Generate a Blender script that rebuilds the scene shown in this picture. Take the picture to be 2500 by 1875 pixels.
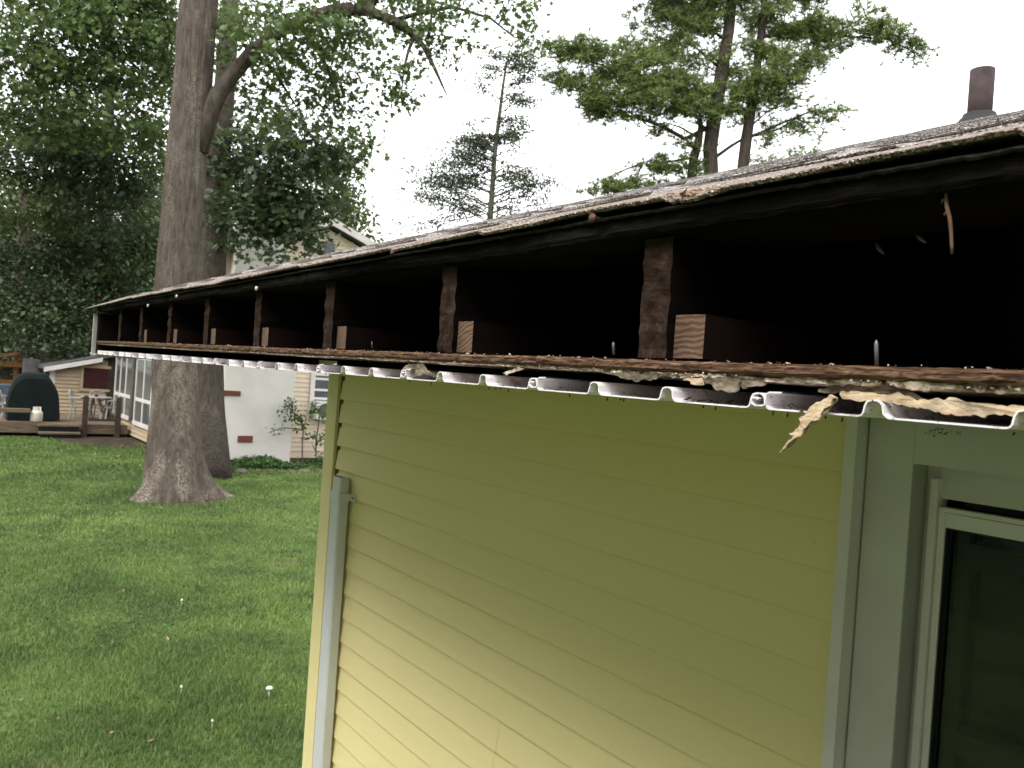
import bpy, math, random
import numpy as np
from mathutils import Vector, Matrix, noise as mnoise

random.seed(7); rng = np.random.default_rng(11)
scene = bpy.context.scene
COL = scene.collection
for o in list(bpy.data.objects): bpy.data.objects.remove(o)

# ------------------------------------------------------------------ camera
PHI, RHO, PIT, H = math.radians(35.8), math.atan(.07), math.radians(.31), 2.5
F0 = np.array([math.sin(PHI), math.cos(PHI), 0]); R0 = np.array([math.cos(PHI), -math.sin(PHI), 0]); Z0 = np.array([0, 0, 1.])
CF = F0*math.cos(PIT) - Z0*math.sin(PIT); U1 = Z0*math.cos(PIT) + F0*math.sin(PIT)
CR = R0*math.cos(RHO) + U1*math.sin(RHO); CU = U1*math.cos(RHO) - R0*math.sin(RHO)
CP = np.array([0, 0, H])
cam_data = bpy.data.cameras.new("camera"); cam = bpy.data.objects.new("camera", cam_data); COL.objects.link(cam)
cam.matrix_world = Matrix(((CR[0], CU[0], -CF[0], 0), (CR[1], CU[1], -CF[1], 0), (CR[2], CU[2], -CF[2], H), (0, 0, 0, 1)))
cam_data.sensor_width = 36; cam_data.lens = 36*2023/2500
cam_data.clip_start = .05; cam_data.clip_end = 600
cam_data.dof.use_dof = True; cam_data.dof.focus_distance = 1.05; cam_data.dof.aperture_fstop = 20
scene.camera = cam
# ------------------------------------------------------------------ sky, sun, exposure
SUN_EL, SUN_AZ = math.radians(52), math.radians(250)      # azimuth clockwise from +Y
world = bpy.data.worlds.new("World"); scene.world = world; world.use_nodes = True
wn = world.node_tree.nodes; wl = world.node_tree.links
bg = wn["Background"]
sky = wn.new("ShaderNodeTexSky"); sky.sky_type = 'NISHITA'; sky.sun_disc = False
sky.sun_elevation = SUN_EL; sky.sun_rotation = SUN_AZ; sky.dust_density = 6; sky.air_density = 1.0; sky.ozone_density = 1
hsv = wn.new("ShaderNodeHueSaturation"); hsv.inputs['Saturation'].default_value = .12
mixw = wn.new("ShaderNodeMix"); mixw.data_type = 'RGBA'; mixw.inputs[0].default_value = .8
mixw.inputs[7].default_value = (9.2, 9.3, 9.5, 1)          # even cloud deck
wl.new(sky.outputs[0], hsv.inputs['Color']); wl.new(hsv.outputs[0], mixw.inputs[6]); wl.new(mixw.outputs[2], bg.inputs[0])
bg.inputs[1].default_value = .11
sund = bpy.data.lights.new("sun", 'SUN'); sund.energy = .85; sund.angle = math.radians(24); sund.color = (1, .96, .9)
sun = bpy.data.objects.new("sun", sund); COL.objects.link(sun)
sd = Vector((math.sin(SUN_AZ)*math.cos(SUN_EL), math.cos(SUN_AZ)*math.cos(SUN_EL), math.sin(SUN_EL)))
sun.rotation_euler = sd.to_track_quat('Z', 'Y').to_euler(); sun.location = (0, 0, 40)
scene.view_settings.view_transform = 'Standard'; scene.view_settings.look = 'None'
scene.view_settings.exposure = 1.55; scene.view_settings.gamma = 1
scene.render.engine = 'CYCLES'
scene.cycles.max_bounces = 8; scene.cycles.diffuse_bounces = 4; scene.cycles.transparent_max_bounces = 8

# ------------------------------------------------------------------ photo measuring helpers (2212-wide photo pixels)
K = 2500/2212
def ray(px, py):
    return CF + CR*(px*K-1250)/2023 - CU*(py*K-937.5)/2023
def W(px, py, depth): return CP + ray(px, py)*depth
def on(axis, px, py, val):
    d = ray(px, py); return CP + d*((val-CP[axis])/d[axis])
def onx(px, py, X): return on(0, px, py, X)
def ony(px, py, Y): return on(1, px, py, Y)
def onz(px, py, z=0): return on(2, px, py, z)

# ------------------------------------------------------------------ mesh helpers
def nz(x, y, z=0, s=1): return mnoise.noise(Vector((x*s, y*s, z*s)))
class MB:
    def __init__(s): s.v = []; s.f = []
    def add(s, vs, fs):
        b = len(s.v); s.v += [tuple(map(float, p)) for p in vs]; s.f += [tuple(b+i for i in f) for f in fs]; return s
    def box(s, x0, x1, y0, y1, z0, z1):
        return s.add([(x0,y0,z0),(x1,y0,z0),(x1,y1,z0),(x0,y1,z0),(x0,y0,z1),(x1,y0,z1),(x1,y1,z1),(x0,y1,z1)],
                     [(0,3,2,1),(4,5,6,7),(0,1,5,4),(1,2,6,5),(2,3,7,6),(3,0,4,7)])
    def beam(s, a, b, w, h=None, up=(0,0,1)):
        a = Vector(a); b = Vector(b); h = h or w; d = (b-a).normalized(); up = Vector(up)
        if abs(d.dot(up)) > .98: up = Vector((1,0,0))
        r = d.cross(up).normalized()*w/2; u = r.cross(d).normalized()*h/2
        return s.add([a-r-u,a+r-u,a+r+u,a-r+u,b-r-u,b+r-u,b+r+u,b-r+u],
                     [(0,3,2,1),(4,5,6,7),(0,1,5,4),(1,2,6,5),(2,3,7,6),(3,0,4,7)])
    def tube(s, pts, rad, n=8, jit=0.0, cap=True):
        pts = [Vector(p) for p in pts]; m = len(pts)
        if not hasattr(rad, '__len__'): rad = [rad]*m
        ref = Vector((.31,.17,.93)); vs = []; fs = []
        for i, p in enumerate(pts):
            d = (pts[min(i+1,m-1)]-pts[max(i-1,0)])
            d = d.normalized() if d.length > 1e-9 else Vector((0,0,1))
            r = d.cross(ref)
            if r.length < .05: r = d.cross(Vector((1,0,0)))
            r.normalize(); u = r.cross(d)
            for k in range(n):
                a = 2*math.pi*k/n; q = rad[i]*(1+(jit*random.uniform(-1,1) if jit else 0))
                vs.append(p+r*math.cos(a)*q+u*math.sin(a)*q)
        for i in range(m-1):
            for k in range(n):
                k2 = (k+1)%n; fs.append((i*n+k, i*n+k2, (i+1)*n+k2, (i+1)*n+k))
        if cap: fs.append(tuple(range(n))[::-1]); fs.append(tuple((m-1)*n+k for k in range(n)))
        return s.add(vs, fs)
    def lathe(s, c, prof, n=20):
        vs = []; fs = []
        for r, z in prof:
            for k in range(n):
                a = 2*math.pi*k/n; vs.append((c[0]+r*math.cos(a), c[1]+r*math.sin(a), c[2]+z))
        for i in range(len(prof)-1):
            for k in range(n):
                k2 = (k+1)%n; fs.append((i*n+k, i*n+k2, (i+1)*n+k2, (i+1)*n+k))
        fs.append(tuple(range(n))[::-1]); fs.append(tuple((len(prof)-1)*n+k for k in range(n)))
        return s.add(vs, fs)
    def prism(s, poly, axis, a, b):      # poly in the two other axes
        def P(u, v, w): return {0:(w,u,v),1:(u,w,v),2:(u,v,w)}[axis]
        n = len(poly); vs = [P(u,v,a) for u,v in poly]+[P(u,v,b) for u,v in poly]
        fs = [tuple(range(n))[::-1], tuple(range(n,2*n))]+[(i,(i+1)%n,(i+1)%n+n,i+n) for i in range(n)]
        return s.add(vs, fs)
    def build(s, name, mat, parent=None, smooth=False):
        me = bpy.data.meshes.new(name); me.from_pydata(s.v, [], s.f); me.validate(); me.update()
        if smooth: me.polygons.foreach_set('use_smooth', [True]*len(me.polygons))
        return link(name, me, mat, parent)
def link(name, me, mat, parent=None):
    o = bpy.data.objects.new(name, me); COL.objects.link(o)
    if mat: me.materials.append(mat)
    if parent:
        o.parent = parent; o.matrix_parent_inverse = Matrix.Translation(-Vector(parent.location))
    return o
def npmesh(name, V, F, mat, parent=None):      # V (n,3), F (m,k)
    me = bpy.data.meshes.new(name); n, k = F.shape
    me.vertices.add(len(V)); me.vertices.foreach_set('co', V.astype(np.float32).ravel())
    me.loops.add(n*k); me.loops.foreach_set('vertex_index', F.astype(np.int32).ravel())
    me.polygons.add(n); me.polygons.foreach_set('loop_start', np.arange(0, n*k, k, dtype=np.int32))
    me.update(calc_edges=True)
    return link(name, me, mat, parent)
def tag(o, label, cat, group=None, kind=None):
    o['label'] = label; o['category'] = cat
    if group: o['group'] = group
    if kind: o['kind'] = kind
    return o
def empty(name, loc, label, cat, group=None):
    o = bpy.data.objects.new(name, None); COL.objects.link(o); o.location = loc; o.empty_display_size = .1
    return tag(o, label, cat, group)
def struct(o): o['kind'] = 'structure'; return o

# ------------------------------------------------------------------ materials
def newmat(name):
    m = bpy.data.materials.new(name); m.use_nodes = True; nt = m.node_tree
    return m, nt, nt.nodes['Principled BSDF']
def nd(nt, t, **kw):
    n = nt.nodes.new(t)
    for k, v in kw.items(): setattr(n, k, v)
    return n
def coord(nt, scale=(1,1,1), rot=(0,0,0)):
    g = nd(nt, 'ShaderNodeNewGeometry'); mp = nd(nt, 'ShaderNodeMapping')
    mp.inputs['Scale'].default_value = scale; mp.inputs['Rotation'].default_value = rot
    nt.links.new(g.outputs['Position'], mp.inputs[0]); return mp.outputs[0]
def noise(nt, vec, scale, detail=4, rough=.6, dist=0):
    n = nd(nt, 'ShaderNodeTexNoise'); n.inputs['Scale'].default_value = scale; n.inputs['Detail'].default_value = detail
    n.inputs['Roughness'].default_value = rough; n.inputs['Distortion'].default_value = dist
    nt.links.new(vec, n.inputs['Vector']); return n.outputs['Fac']
def ramp(nt, fac, stops):
    r = nd(nt, 'ShaderNodeValToRGB'); e = r.color_ramp.elements
    while len(e) < len(stops): e.new(.5)
    for el, (p, c) in zip(e, stops): el.position = p; el.color = (*c, 1)
    nt.links.new(fac, r.inputs[0]); return r.outputs[0]
def mixc(nt, fac, a, b, mode='MIX'):
    m = nd(nt, 'ShaderNodeMix', data_type='RGBA', blend_type=mode)
    for i, v in ((0, fac), (6, a), (7, b)):
        if isinstance(v, (int, float)): m.inputs[i].default_value = v
        elif isinstance(v, tuple): m.inputs[i].default_value = (*v, 1)
        else: nt.links.new(v, m.inputs[i])
    return m.outputs[2]
def bump(nt, bs, h, strength=.3, dist=.01):
    b = nd(nt, 'ShaderNodeBump'); b.inputs['Strength'].default_value = strength; b.inputs['Distance'].default_value = dist
    nt.links.new(h, b.inputs['Height']); nt.links.new(b.outputs[0], bs.inputs['Normal'])
def simple(name, c, rough=.7, var=.15, scale=6, stretch=(1,1,1), bmp=.15, bscale=60, bdist=.002, spec=.3, c2=None, metal=0):
    m, nt, bs = newmat(name); v = coord(nt, stretch)
    c2 = c2 or tuple(x*(1-var*2) for x in c)
    n = noise(nt, v, scale, 5)
    nt.links.new(ramp(nt, n, [(.3, c2), (.62, c)]), bs.inputs['Base Color'])
    bs.inputs['Roughness'].default_value = rough; bs.inputs['Specular IOR Level'].default_value = spec; bs.inputs['Metallic'].default_value = metal
    if bmp: bump(nt, bs, noise(nt, v, bscale, 4), bmp, bdist)
    return m
def leafmat(name, stops, trans=.35, patch=.5, rough=.55):
    m, nt, bs = newmat(name); g = nd(nt, 'ShaderNodeNewGeometry')
    n = noise(nt, coord(nt), patch, 2)
    mx = nd(nt, 'ShaderNodeMath', operation='MULTIPLY_ADD'); nt.links.new(g.outputs['Random Per Island'], mx.inputs[0]); mx.inputs[1].default_value = .6
    m2 = nd(nt, 'ShaderNodeMath', operation='MULTIPLY'); nt.links.new(n, m2.inputs[0]); m2.inputs[1].default_value = .45
    nt.links.new(m2.outputs[0], mx.inputs[2])
    c = ramp(nt, mx.outputs[0], stops)
    nt.links.new(c, bs.inputs['Base Color']); bs.inputs['Roughness'].default_value = rough; bs.inputs['Specular IOR Level'].default_value = .35
    t = nd(nt, 'ShaderNodeBsdfTranslucent'); nt.links.new(mixc(nt, .5, c, (.13,.18,.05)), t.inputs[0])
    ms = nd(nt, 'ShaderNodeMixShader'); ms.inputs[0].default_value = trans
    nt.links.new(bs.outputs[0], ms.inputs[1]); nt.links.new(t.outputs[0], ms.inputs[2])
    nt.links.new(ms.outputs[0], nt.nodes['Material Output'].inputs[0]); return m

def siding_mat(name, c, c2):
    m, nt, bs = newmat(name); v = coord(nt, (1, .25, 1.5)); n = noise(nt, v, 2.2, 4)
    base = ramp(nt, n, [(.3, c2), (.7, c)])
    sp = noise(nt, coord(nt), 70, 2, .5)
    base = mixc(nt, ramp(nt, sp, [(.72, (0,0,0)), (.8, (.25,.25,.25))]), base, tuple(x*.45 for x in c))
    nt.links.new(base, bs.inputs['Base Color']); bs.inputs['Roughness'].default_value = .55; bs.inputs['Specular IOR Level'].default_value = .3
    bump(nt, bs, noise(nt, coord(nt, (1,.25,1)), 5, 2), .12, .010); return m
M = {}
M['yellow'] = siding_mat('yellow_vinyl', (.77,.66,.335), (.74,.63,.31))
M['beige_siding'] = siding_mat('beige_vinyl', (.70,.58,.45), (.62,.51,.39))
M['tan_siding'] = siding_mat('tan_vinyl', (.50,.40,.27), (.43,.34,.22))
M['white'] = simple('white_trim', (.70,.65,.63), .5, .06, 3, bmp=.05)
M['white2'] = simple('white_paint', (.62,.575,.55), .6, .07, 4, bmp=.08)
M['greyjamb'] = simple('grey_jamb', (.40,.38,.36), .6, .06, 6)
M['downspout'] = simple('pale_aluminium', (.62,.63,.63), .4, .05, 5, bmp=.03, spec=.4)
M['seam'] = simple('dirty_channel', (.10,.075,.035), .9, .3, 12)
M['red_board'] = simple('dark_red_board', (.055,.012,.012), .7, .1)
M['glassdark'] = simple('dark_glass', (.012,.014,.013), .12, .1, bmp=0, spec=.5)
M['frame_dim'] = simple('door_inner_frame', (.10,.10,.085), .6, .1)
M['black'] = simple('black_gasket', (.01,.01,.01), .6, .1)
M['dirt'] = simple('debris', (.035,.022,.015), .95, .4, 90)
M['dry'] = simple('dry_needles', (.34,.17,.08), .9, .3, 60)
M['twig'] = simple('dry_twig', (.20,.12,.075), .9, .3, 60)
M['nail'] = simple('grey_nail', (.20,.21,.22), .45, .2, 80, metal=.6)
M['rust'] = simple('rusty_screw', (.12,.06,.04), .6, .3, 80, metal=.4)
M['pipe'] = simple('weathered_vent_pipe', (.062,.042,.042), .85, .25, 14, c2=(.028,.02,.02), bmp=.3)
M['flashing'] = simple('grey_rubber_boot', (.030,.029,.031), .8, .2, 10)
M['stucco'] = simple('white_stucco', (.66,.62,.58), .9, .05, 1.2, c2=(.56,.54,.51), bmp=.4, bscale=35, bdist=.01)
M['terracotta'] = simple('terracotta', (.20,.07,.05), .85, .2, 14)
M['deckwood'] = simple('weathered_deck', (.17,.125,.085), .85, .25, 3, (1,6,6), bmp=.3)
M['deckdark'] = simple('dark_deck_board', (.06,.045,.035), .85, .25, 4)
M['oldwood'] = simple('orange_wood', (.28,.14,.06), .85, .3, 3)
M['greypanel'] = simple('grey_panel', (.20,.19,.20), .7, .15, 3)
M['bluegrey'] = simple('blue_grey_cover', (.09,.11,.15), .6, .3, 4)
M['cover'] = simple('dark_green_cover', (.0045,.011,.010), 1, .25, 3, bmp=.3, bscale=9, bdist=.01)
M['plastic2'] = simple('dull_white_plastic', (.34,.32,.29), .7, .08, 4, bmp=0)
M['plastic'] = simple('white_plastic', (.72,.70,.66), .5, .06, 4, bmp=0)
M['tank'] = simple('white_tank', (.62,.58,.50), .45, .12, 5, bmp=0)
M['roofgrey'] = simple('grey_roofing', (.10,.10,.10), .9, .2, 8)
M['dull_green'] = simple('green_plastic', (.03,.08,.05), .6, .2)
M['soil'] = simple('soil', (.06,.042,.028), .95, .35, 3, bmp=.8, bscale=12, bdist=.05)
M['stone'] = simple('stone', (.17,.14,.115), .9, .3, 6, bmp=.5, bscale=20, bdist=.02)
M['mush'] = simple('mushroom_white', (.78,.76,.70), .7, .05)
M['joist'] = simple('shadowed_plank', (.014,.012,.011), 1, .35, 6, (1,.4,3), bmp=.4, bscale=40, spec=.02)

# dirty vinyl of the soffit
m, nt, bs = newmat('white_vinyl_soffit'); v = coord(nt); n = noise(nt, v, 55, 5)
b = mixc(nt, ramp(nt, n, [(.57,(0,0,0)),(.68,(1,1,1))]), (.84,.80,.83), (.50,.43,.39))
sp = noise(nt, v, 240, 2); b = mixc(nt, ramp(nt, sp, [(.66,(0,0,0)),(.72,(1,1,1))]), b, (.10,.07,.05))
nt.links.new(b, bs.inputs['Base Color']); bs.inputs['Roughness'].default_value = .45; M['vinyl'] = m
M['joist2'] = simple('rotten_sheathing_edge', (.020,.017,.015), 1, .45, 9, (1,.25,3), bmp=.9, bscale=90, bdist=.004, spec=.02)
# rough wood: rafter ends
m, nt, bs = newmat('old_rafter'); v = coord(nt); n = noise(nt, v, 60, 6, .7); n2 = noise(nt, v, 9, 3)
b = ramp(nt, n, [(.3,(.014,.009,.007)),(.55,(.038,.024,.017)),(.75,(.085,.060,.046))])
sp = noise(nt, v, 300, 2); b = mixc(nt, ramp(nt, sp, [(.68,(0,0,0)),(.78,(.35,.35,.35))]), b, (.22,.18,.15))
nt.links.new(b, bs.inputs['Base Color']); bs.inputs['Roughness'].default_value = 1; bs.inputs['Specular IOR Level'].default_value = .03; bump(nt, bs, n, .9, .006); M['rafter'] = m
M['agedblock'] = simple('aged_block_side', (.016,.010,.008), 1, .3, 14, (.2,1,1), spec=.03)  # weathered block sides taken near-black, eave shade put into the colour
M['shadewood'] = simple('aged_dark_wood', (.010,.008,.007), 1, .3, 10, spec=.03)  # near-black wood, the eave's inner shade painted into its colour
# block with end grain
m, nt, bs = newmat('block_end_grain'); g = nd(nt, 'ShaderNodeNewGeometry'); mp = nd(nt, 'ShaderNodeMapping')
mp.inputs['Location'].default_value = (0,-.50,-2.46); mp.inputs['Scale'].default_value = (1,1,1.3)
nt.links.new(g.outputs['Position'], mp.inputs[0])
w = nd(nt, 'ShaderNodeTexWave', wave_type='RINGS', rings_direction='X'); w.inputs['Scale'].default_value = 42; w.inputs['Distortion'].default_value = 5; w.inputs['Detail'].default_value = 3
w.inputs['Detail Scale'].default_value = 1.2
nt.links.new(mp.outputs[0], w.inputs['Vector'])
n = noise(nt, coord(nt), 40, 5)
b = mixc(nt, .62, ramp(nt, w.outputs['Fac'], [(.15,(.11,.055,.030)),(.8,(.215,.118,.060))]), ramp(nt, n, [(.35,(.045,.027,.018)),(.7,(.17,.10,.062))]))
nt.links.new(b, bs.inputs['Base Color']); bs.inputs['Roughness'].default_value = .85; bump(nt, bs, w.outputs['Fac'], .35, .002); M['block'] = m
# plywood soffit board edge
m, nt, bs = newmat('rotten_plywood'); v = coord(nt, (1,.07,1)); n = noise(nt, v, 420, 5, .65, .6); n2 = noise(nt, coord(nt, (1,.6,1)), 16, 4)
n3 = noise(nt, coord(nt, (1,.25,1)), 420, 3)
a = ramp(nt, n, [(.36,(.018,.010,.007)),(.46,(.075,.040,.024)),(.57,(.165,.098,.058)),(.72,(.30,.20,.13))])
b = mixc(nt, ramp(nt, n2, [(.35,(.8,.8,.8)),(.7,(0,0,0))]), a, (.10,.05,.03), 'MULTIPLY')
b = mixc(nt, .35, a, mixc(nt, .5, a, b))
nt.links.new(b, bs.inputs['Base Color']); bs.inputs['Roughness'].default_value = .95; bs.inputs['Specular IOR Level'].default_value = .1; bump(nt, bs, n, .5, .0015); M['ply'] = m
m, nt, bs = newmat('pale_splinter_wood'); v = coord(nt, (1,.35,1)); n = noise(nt, v, 120, 6, .7, .4); n2 = noise(nt, coord(nt), 28, 3)
a = ramp(nt, n, [(.3,(.24,.16,.10)),(.48,(.60,.44,.28)),(.68,(.82,.66,.47))])
a = mixc(nt, ramp(nt, n2, [(.5,(0,0,0)),(.66,(.8,.8,.8))]), a, (.26,.20,.145))
nt.links.new(a, bs.inputs['Base Color']); bs.inputs['Roughness'].default_value = .85; bump(nt, bs, n, .8, .003); M['splinter'] = m
m, nt, bs = newmat('flaking_underply'); v = coord(nt); n = noise(nt, v, 90, 6, .7)
a = ramp(nt, n, [(.36,(.09,.058,.04)),(.46,(.42,.31,.22)),(.60,(.92,.80,.66))])
nt.links.new(a, bs.inputs['Base Color']); bs.inputs['Roughness'].default_value = .9; bump(nt, bs, n, .9, .004); M['flake'] = m
m, nt, bs = newmat('weathered_grey_ply'); v = coord(nt, (1,.4,1)); n = noise(nt, v, 110, 5, .7)
a = ramp(nt, n, [(.34,(.05,.037,.025)),(.5,(.19,.15,.105)),(.66,(.42,.34,.25))])
nt.links.new(a, bs.inputs['Base Color']); bs.inputs['Roughness'].default_value = .9; bump(nt, bs, n, .6, .002); M['greyply'] = m
# shingles with granules
def shingle(name, stops, patch):
    m, nt, bs = newmat(name); v = coord(nt)
    vo = nd(nt, 'ShaderNodeTexVoronoi'); vo.inputs['Scale'].default_value = 420; nt.links.new(v, vo.inputs['Vector'])
    sep = nd(nt, 'ShaderNodeSeparateColor'); nt.links.new(vo.outputs['Color'], sep.inputs[0])
    c = ramp(nt, sep.outputs[0], stops)
    n = noise(nt, coord(nt, (1,.5,1)), 14, 4); c = mixc(nt, ramp(nt, n, [(.45,(0,0,0)),(.62,(.6,.6,.6))]), c, patch)
    nt.links.new(c, bs.inputs['Base Color']); bs.inputs['Roughness'].default_value = .8; bs.inputs['Specular IOR Level'].default_value = .35
    bump(nt, bs, vo.outputs['Distance'], .9, .004); return m
M['shingle'] = shingle('tan_granule_shingle', [(.1,(.05,.036,.028)),(.35,(.15,.112,.088)),(.65,(.29,.225,.18)),(.95,(.62,.54,.47))], (.24,.16,.11))
M['shingle2'] = shingle('grey_granule_shingle', [(.1,(.13,.12,.115)),(.4,(.25,.23,.22)),(.7,(.36,.33,.31)),(.95,(.55,.52,.49))], (.33,.28,.25))
M['asphalt_edge'] = simple('black_asphalt_felt', (.028,.024,.022), .85, .4, 90, bmp=.8, bscale=300, bdist=.002)
# bark
def bark(name, dark, mid, pale, amt):
    m, nt, bs = newmat(name); v = coord(nt, (1,1,.26)); n = noise(nt, v, 17, 8, .75, .5); n2 = noise(nt, coord(nt, (1,1,.35)), 2.6, 4, .6); n3 = noise(nt, coord(nt), 30, 4)
    a = ramp(nt, n, [(.34, dark), (.55, mid), (.75, tuple(x*1.25 for x in mid))])
    mk = nd(nt, 'ShaderNodeMath', operation='MULTIPLY'); nt.links.new(ramp(nt, n2, [(.55-amt*.1,(0,0,0)),(.70-amt*.1,(1,1,1))]), mk.inputs[0])
    nt.links.new(ramp(nt, n3, [(.42,(0,0,0)),(.6,(1,1,1))]), mk.inputs[1])
    gz_ = nd(nt, 'ShaderNodeNewGeometry'); sx = nd(nt, 'ShaderNodeSeparateXYZ'); nt.links.new(gz_.outputs['Position'], sx.inputs[0])
    lo = nd(nt, 'ShaderNodeMapRange'); lo.inputs[1].default_value = .3; lo.inputs[2].default_value = 3.2; lo.inputs[3].default_value = 1; lo.inputs[4].default_value = .45; nt.links.new(sx.outputs[2], lo.inputs[0])
    m5 = nd(nt, 'ShaderNodeMath', operation='MULTIPLY'); nt.links.new(mk.outputs[0], m5.inputs[0]); nt.links.new(lo.outputs[0], m5.inputs[1])
    a = mixc(nt, m5.outputs[0], a, pale)
    nt.links.new(a, bs.inputs['Base Color']); bs.inputs['Roughness'].default_value = .95; bs.inputs['Specular IOR Level'].default_value = .1
    bump(nt, bs, n, 1, .06); return m
M['bark'] = bark('grey_brown_bark', (.055,.044,.036), (.130,.108,.088), (.33,.285,.23), .75)
M['bark2'] = bark('dark_bark', (.03,.024,.02), (.10,.08,.066), (.18,.16,.13), .3)
M['bark3'] = bark('shaded_dark_bark', (.032,.027,.022), (.088,.073,.060), (.16,.14,.115), .2)
M['barkpine'] = bark('pine_bark', (.025,.02,.018), (.07,.055,.047), (.13,.11,.09), .2)
M['barkpale'] = bark('sapling_bark', (.045,.045,.03), (.12,.12,.085), (.18,.17,.13), .2)
M['leaf_light'] = leafmat('leaf_light', [(.1,(.030,.052,.020)),(.45,(.068,.108,.036)),(.85,(.145,.205,.070))])
M['leaf_dark'] = leafmat('leaf_dark', [(.1,(.026,.040,.024)),(.5,(.054,.080,.040)),(.9,(.115,.155,.075))], .22)
M['leaf_far'] = leafmat('leaf_far', [(.1,(.028,.046,.024)),(.5,(.064,.096,.042)),(.9,(.13,.18,.075))], .25)
M['leaf_olive'] = leafmat('leaf_olive', [(.1,(.046,.066,.024)),(.5,(.11,.142,.046)),(.9,(.19,.225,.075))], .3)
M['needle'] = leafmat('pine_needle', [(.15,(.036,.056,.017)),(.5,(.102,.140,.036)),(.85,(.24,.285,.08))], .3, .9)
M['needle_dark'] = leafmat('hemlock_needle', [(.15,(.024,.032,.020)),(.5,(.048,.062,.036)),(.85,(.08,.10,.05))], .2)
M['shrubleaf'] = leafmat('shrub_leaf', [(.1,(.02,.05,.015)),(.5,(.04,.10,.025)),(.9,(.09,.17,.04))], .25)
# grass
def grassmat(name, blade):
    m, nt, bs = newmat(name); v = coord(nt); n1 = noise(nt, v, .42, 3, .55); n2 = noise(nt, v, 1.5, 4, .6, .5); n3 = noise(nt, coord(nt, (.7,1.6,1)), .9, 3)
    g = nd(nt, 'ShaderNodeNewGeometry')
    a = ramp(nt, n1, [(.32,(.098,.162,.046)),(.49,(.155,.240,.066)),(.66,(.222,.322,.092))])
    a = mixc(nt, ramp(nt, n2, [(.46,(0,0,0)),(.62,(.60,.60,.60))]), a, (.055,.105,.036))
    a = mixc(nt, ramp(nt, n3, [(.60,(0,0,0)),(.72,(.6,.6,.6))]), a, (.27,.25,.12))
    if blade:
        a = mixc(nt, g.outputs['Random Per Island'], mixc(nt, .26, a, (.04,.065,.025)), mixc(nt, .30, a, (.26,.34,.13)))
    else: a = mixc(nt, .55, a, (.030,.040,.012))
    nt.links.new(a, bs.inputs['Base Color']); bs.inputs['Roughness'].default_value = .6; bs.inputs['Specular IOR Level'].default_value = .2
    if blade:
        t = nd(nt, 'ShaderNodeBsdfTranslucent'); nt.links.new(a, t.inputs[0]); ms = nd(nt, 'ShaderNodeMixShader'); ms.inputs[0].default_value = .3
        nt.links.new(bs.outputs[0], ms.inputs[1]); nt.links.new(t.outputs[0], ms.inputs[2]); nt.links.new(ms.outputs[0], nt.nodes['Material Output'].inputs[0])
    else: bump(nt, bs, noise(nt, v, 30, 5), 1, .03)
    return m
M['grass'] = grassmat('grass_blade', True); M['lawn'] = grassmat('lawn_ground', False)

# ================================================================== SETTING
g = MB()
N = 60
xs = [-160+320*i/N for i in range(N+1)]
vs = [(x, y, 0) for y in [-120+320*j/N for j in range(N+1)] for x in xs]
g.add(vs, [(j*(N+1)+i, j*(N+1)+i+1, (j+1)*(N+1)+i+1, (j+1)*(N+1)+i) for j in range(N) for i in range(N)])
struct(g.build('ground', M['lawn']))
# bare soil along the neighbour's wall
s = MB(); pts = []
for i in range(40):
    a = 2*math.pi*i/40; r = 1+.18*nz(math.cos(a)*2, math.sin(a)*2, 3)
    pts.append((4.35+1.15*r*math.cos(a), 25.2+1.7*r*math.sin(a)))
s.add([(x, y, .012) for x, y in pts], [tuple(range(40))])
struct(s.build('bare_soil', M['soil']))
SOIL = [(4.35, 25.2, 1.15, 1.7), (3.97, 15.25, .74, .70)]
s = MB(); s.add([(3.97+.95*(1+.15*nz(math.cos(i*.157)*2, math.sin(i*.157)*2, 9))*math.cos(i*.157), 15.25+.9*(1+.15*nz(math.cos(i*.157)*2, math.sin(i*.157)*2, 9))*math.sin(i*.157), .008) for i in range(40)], [tuple(range(40))])
struct(s.build('root_soil', M['soil']))

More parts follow.
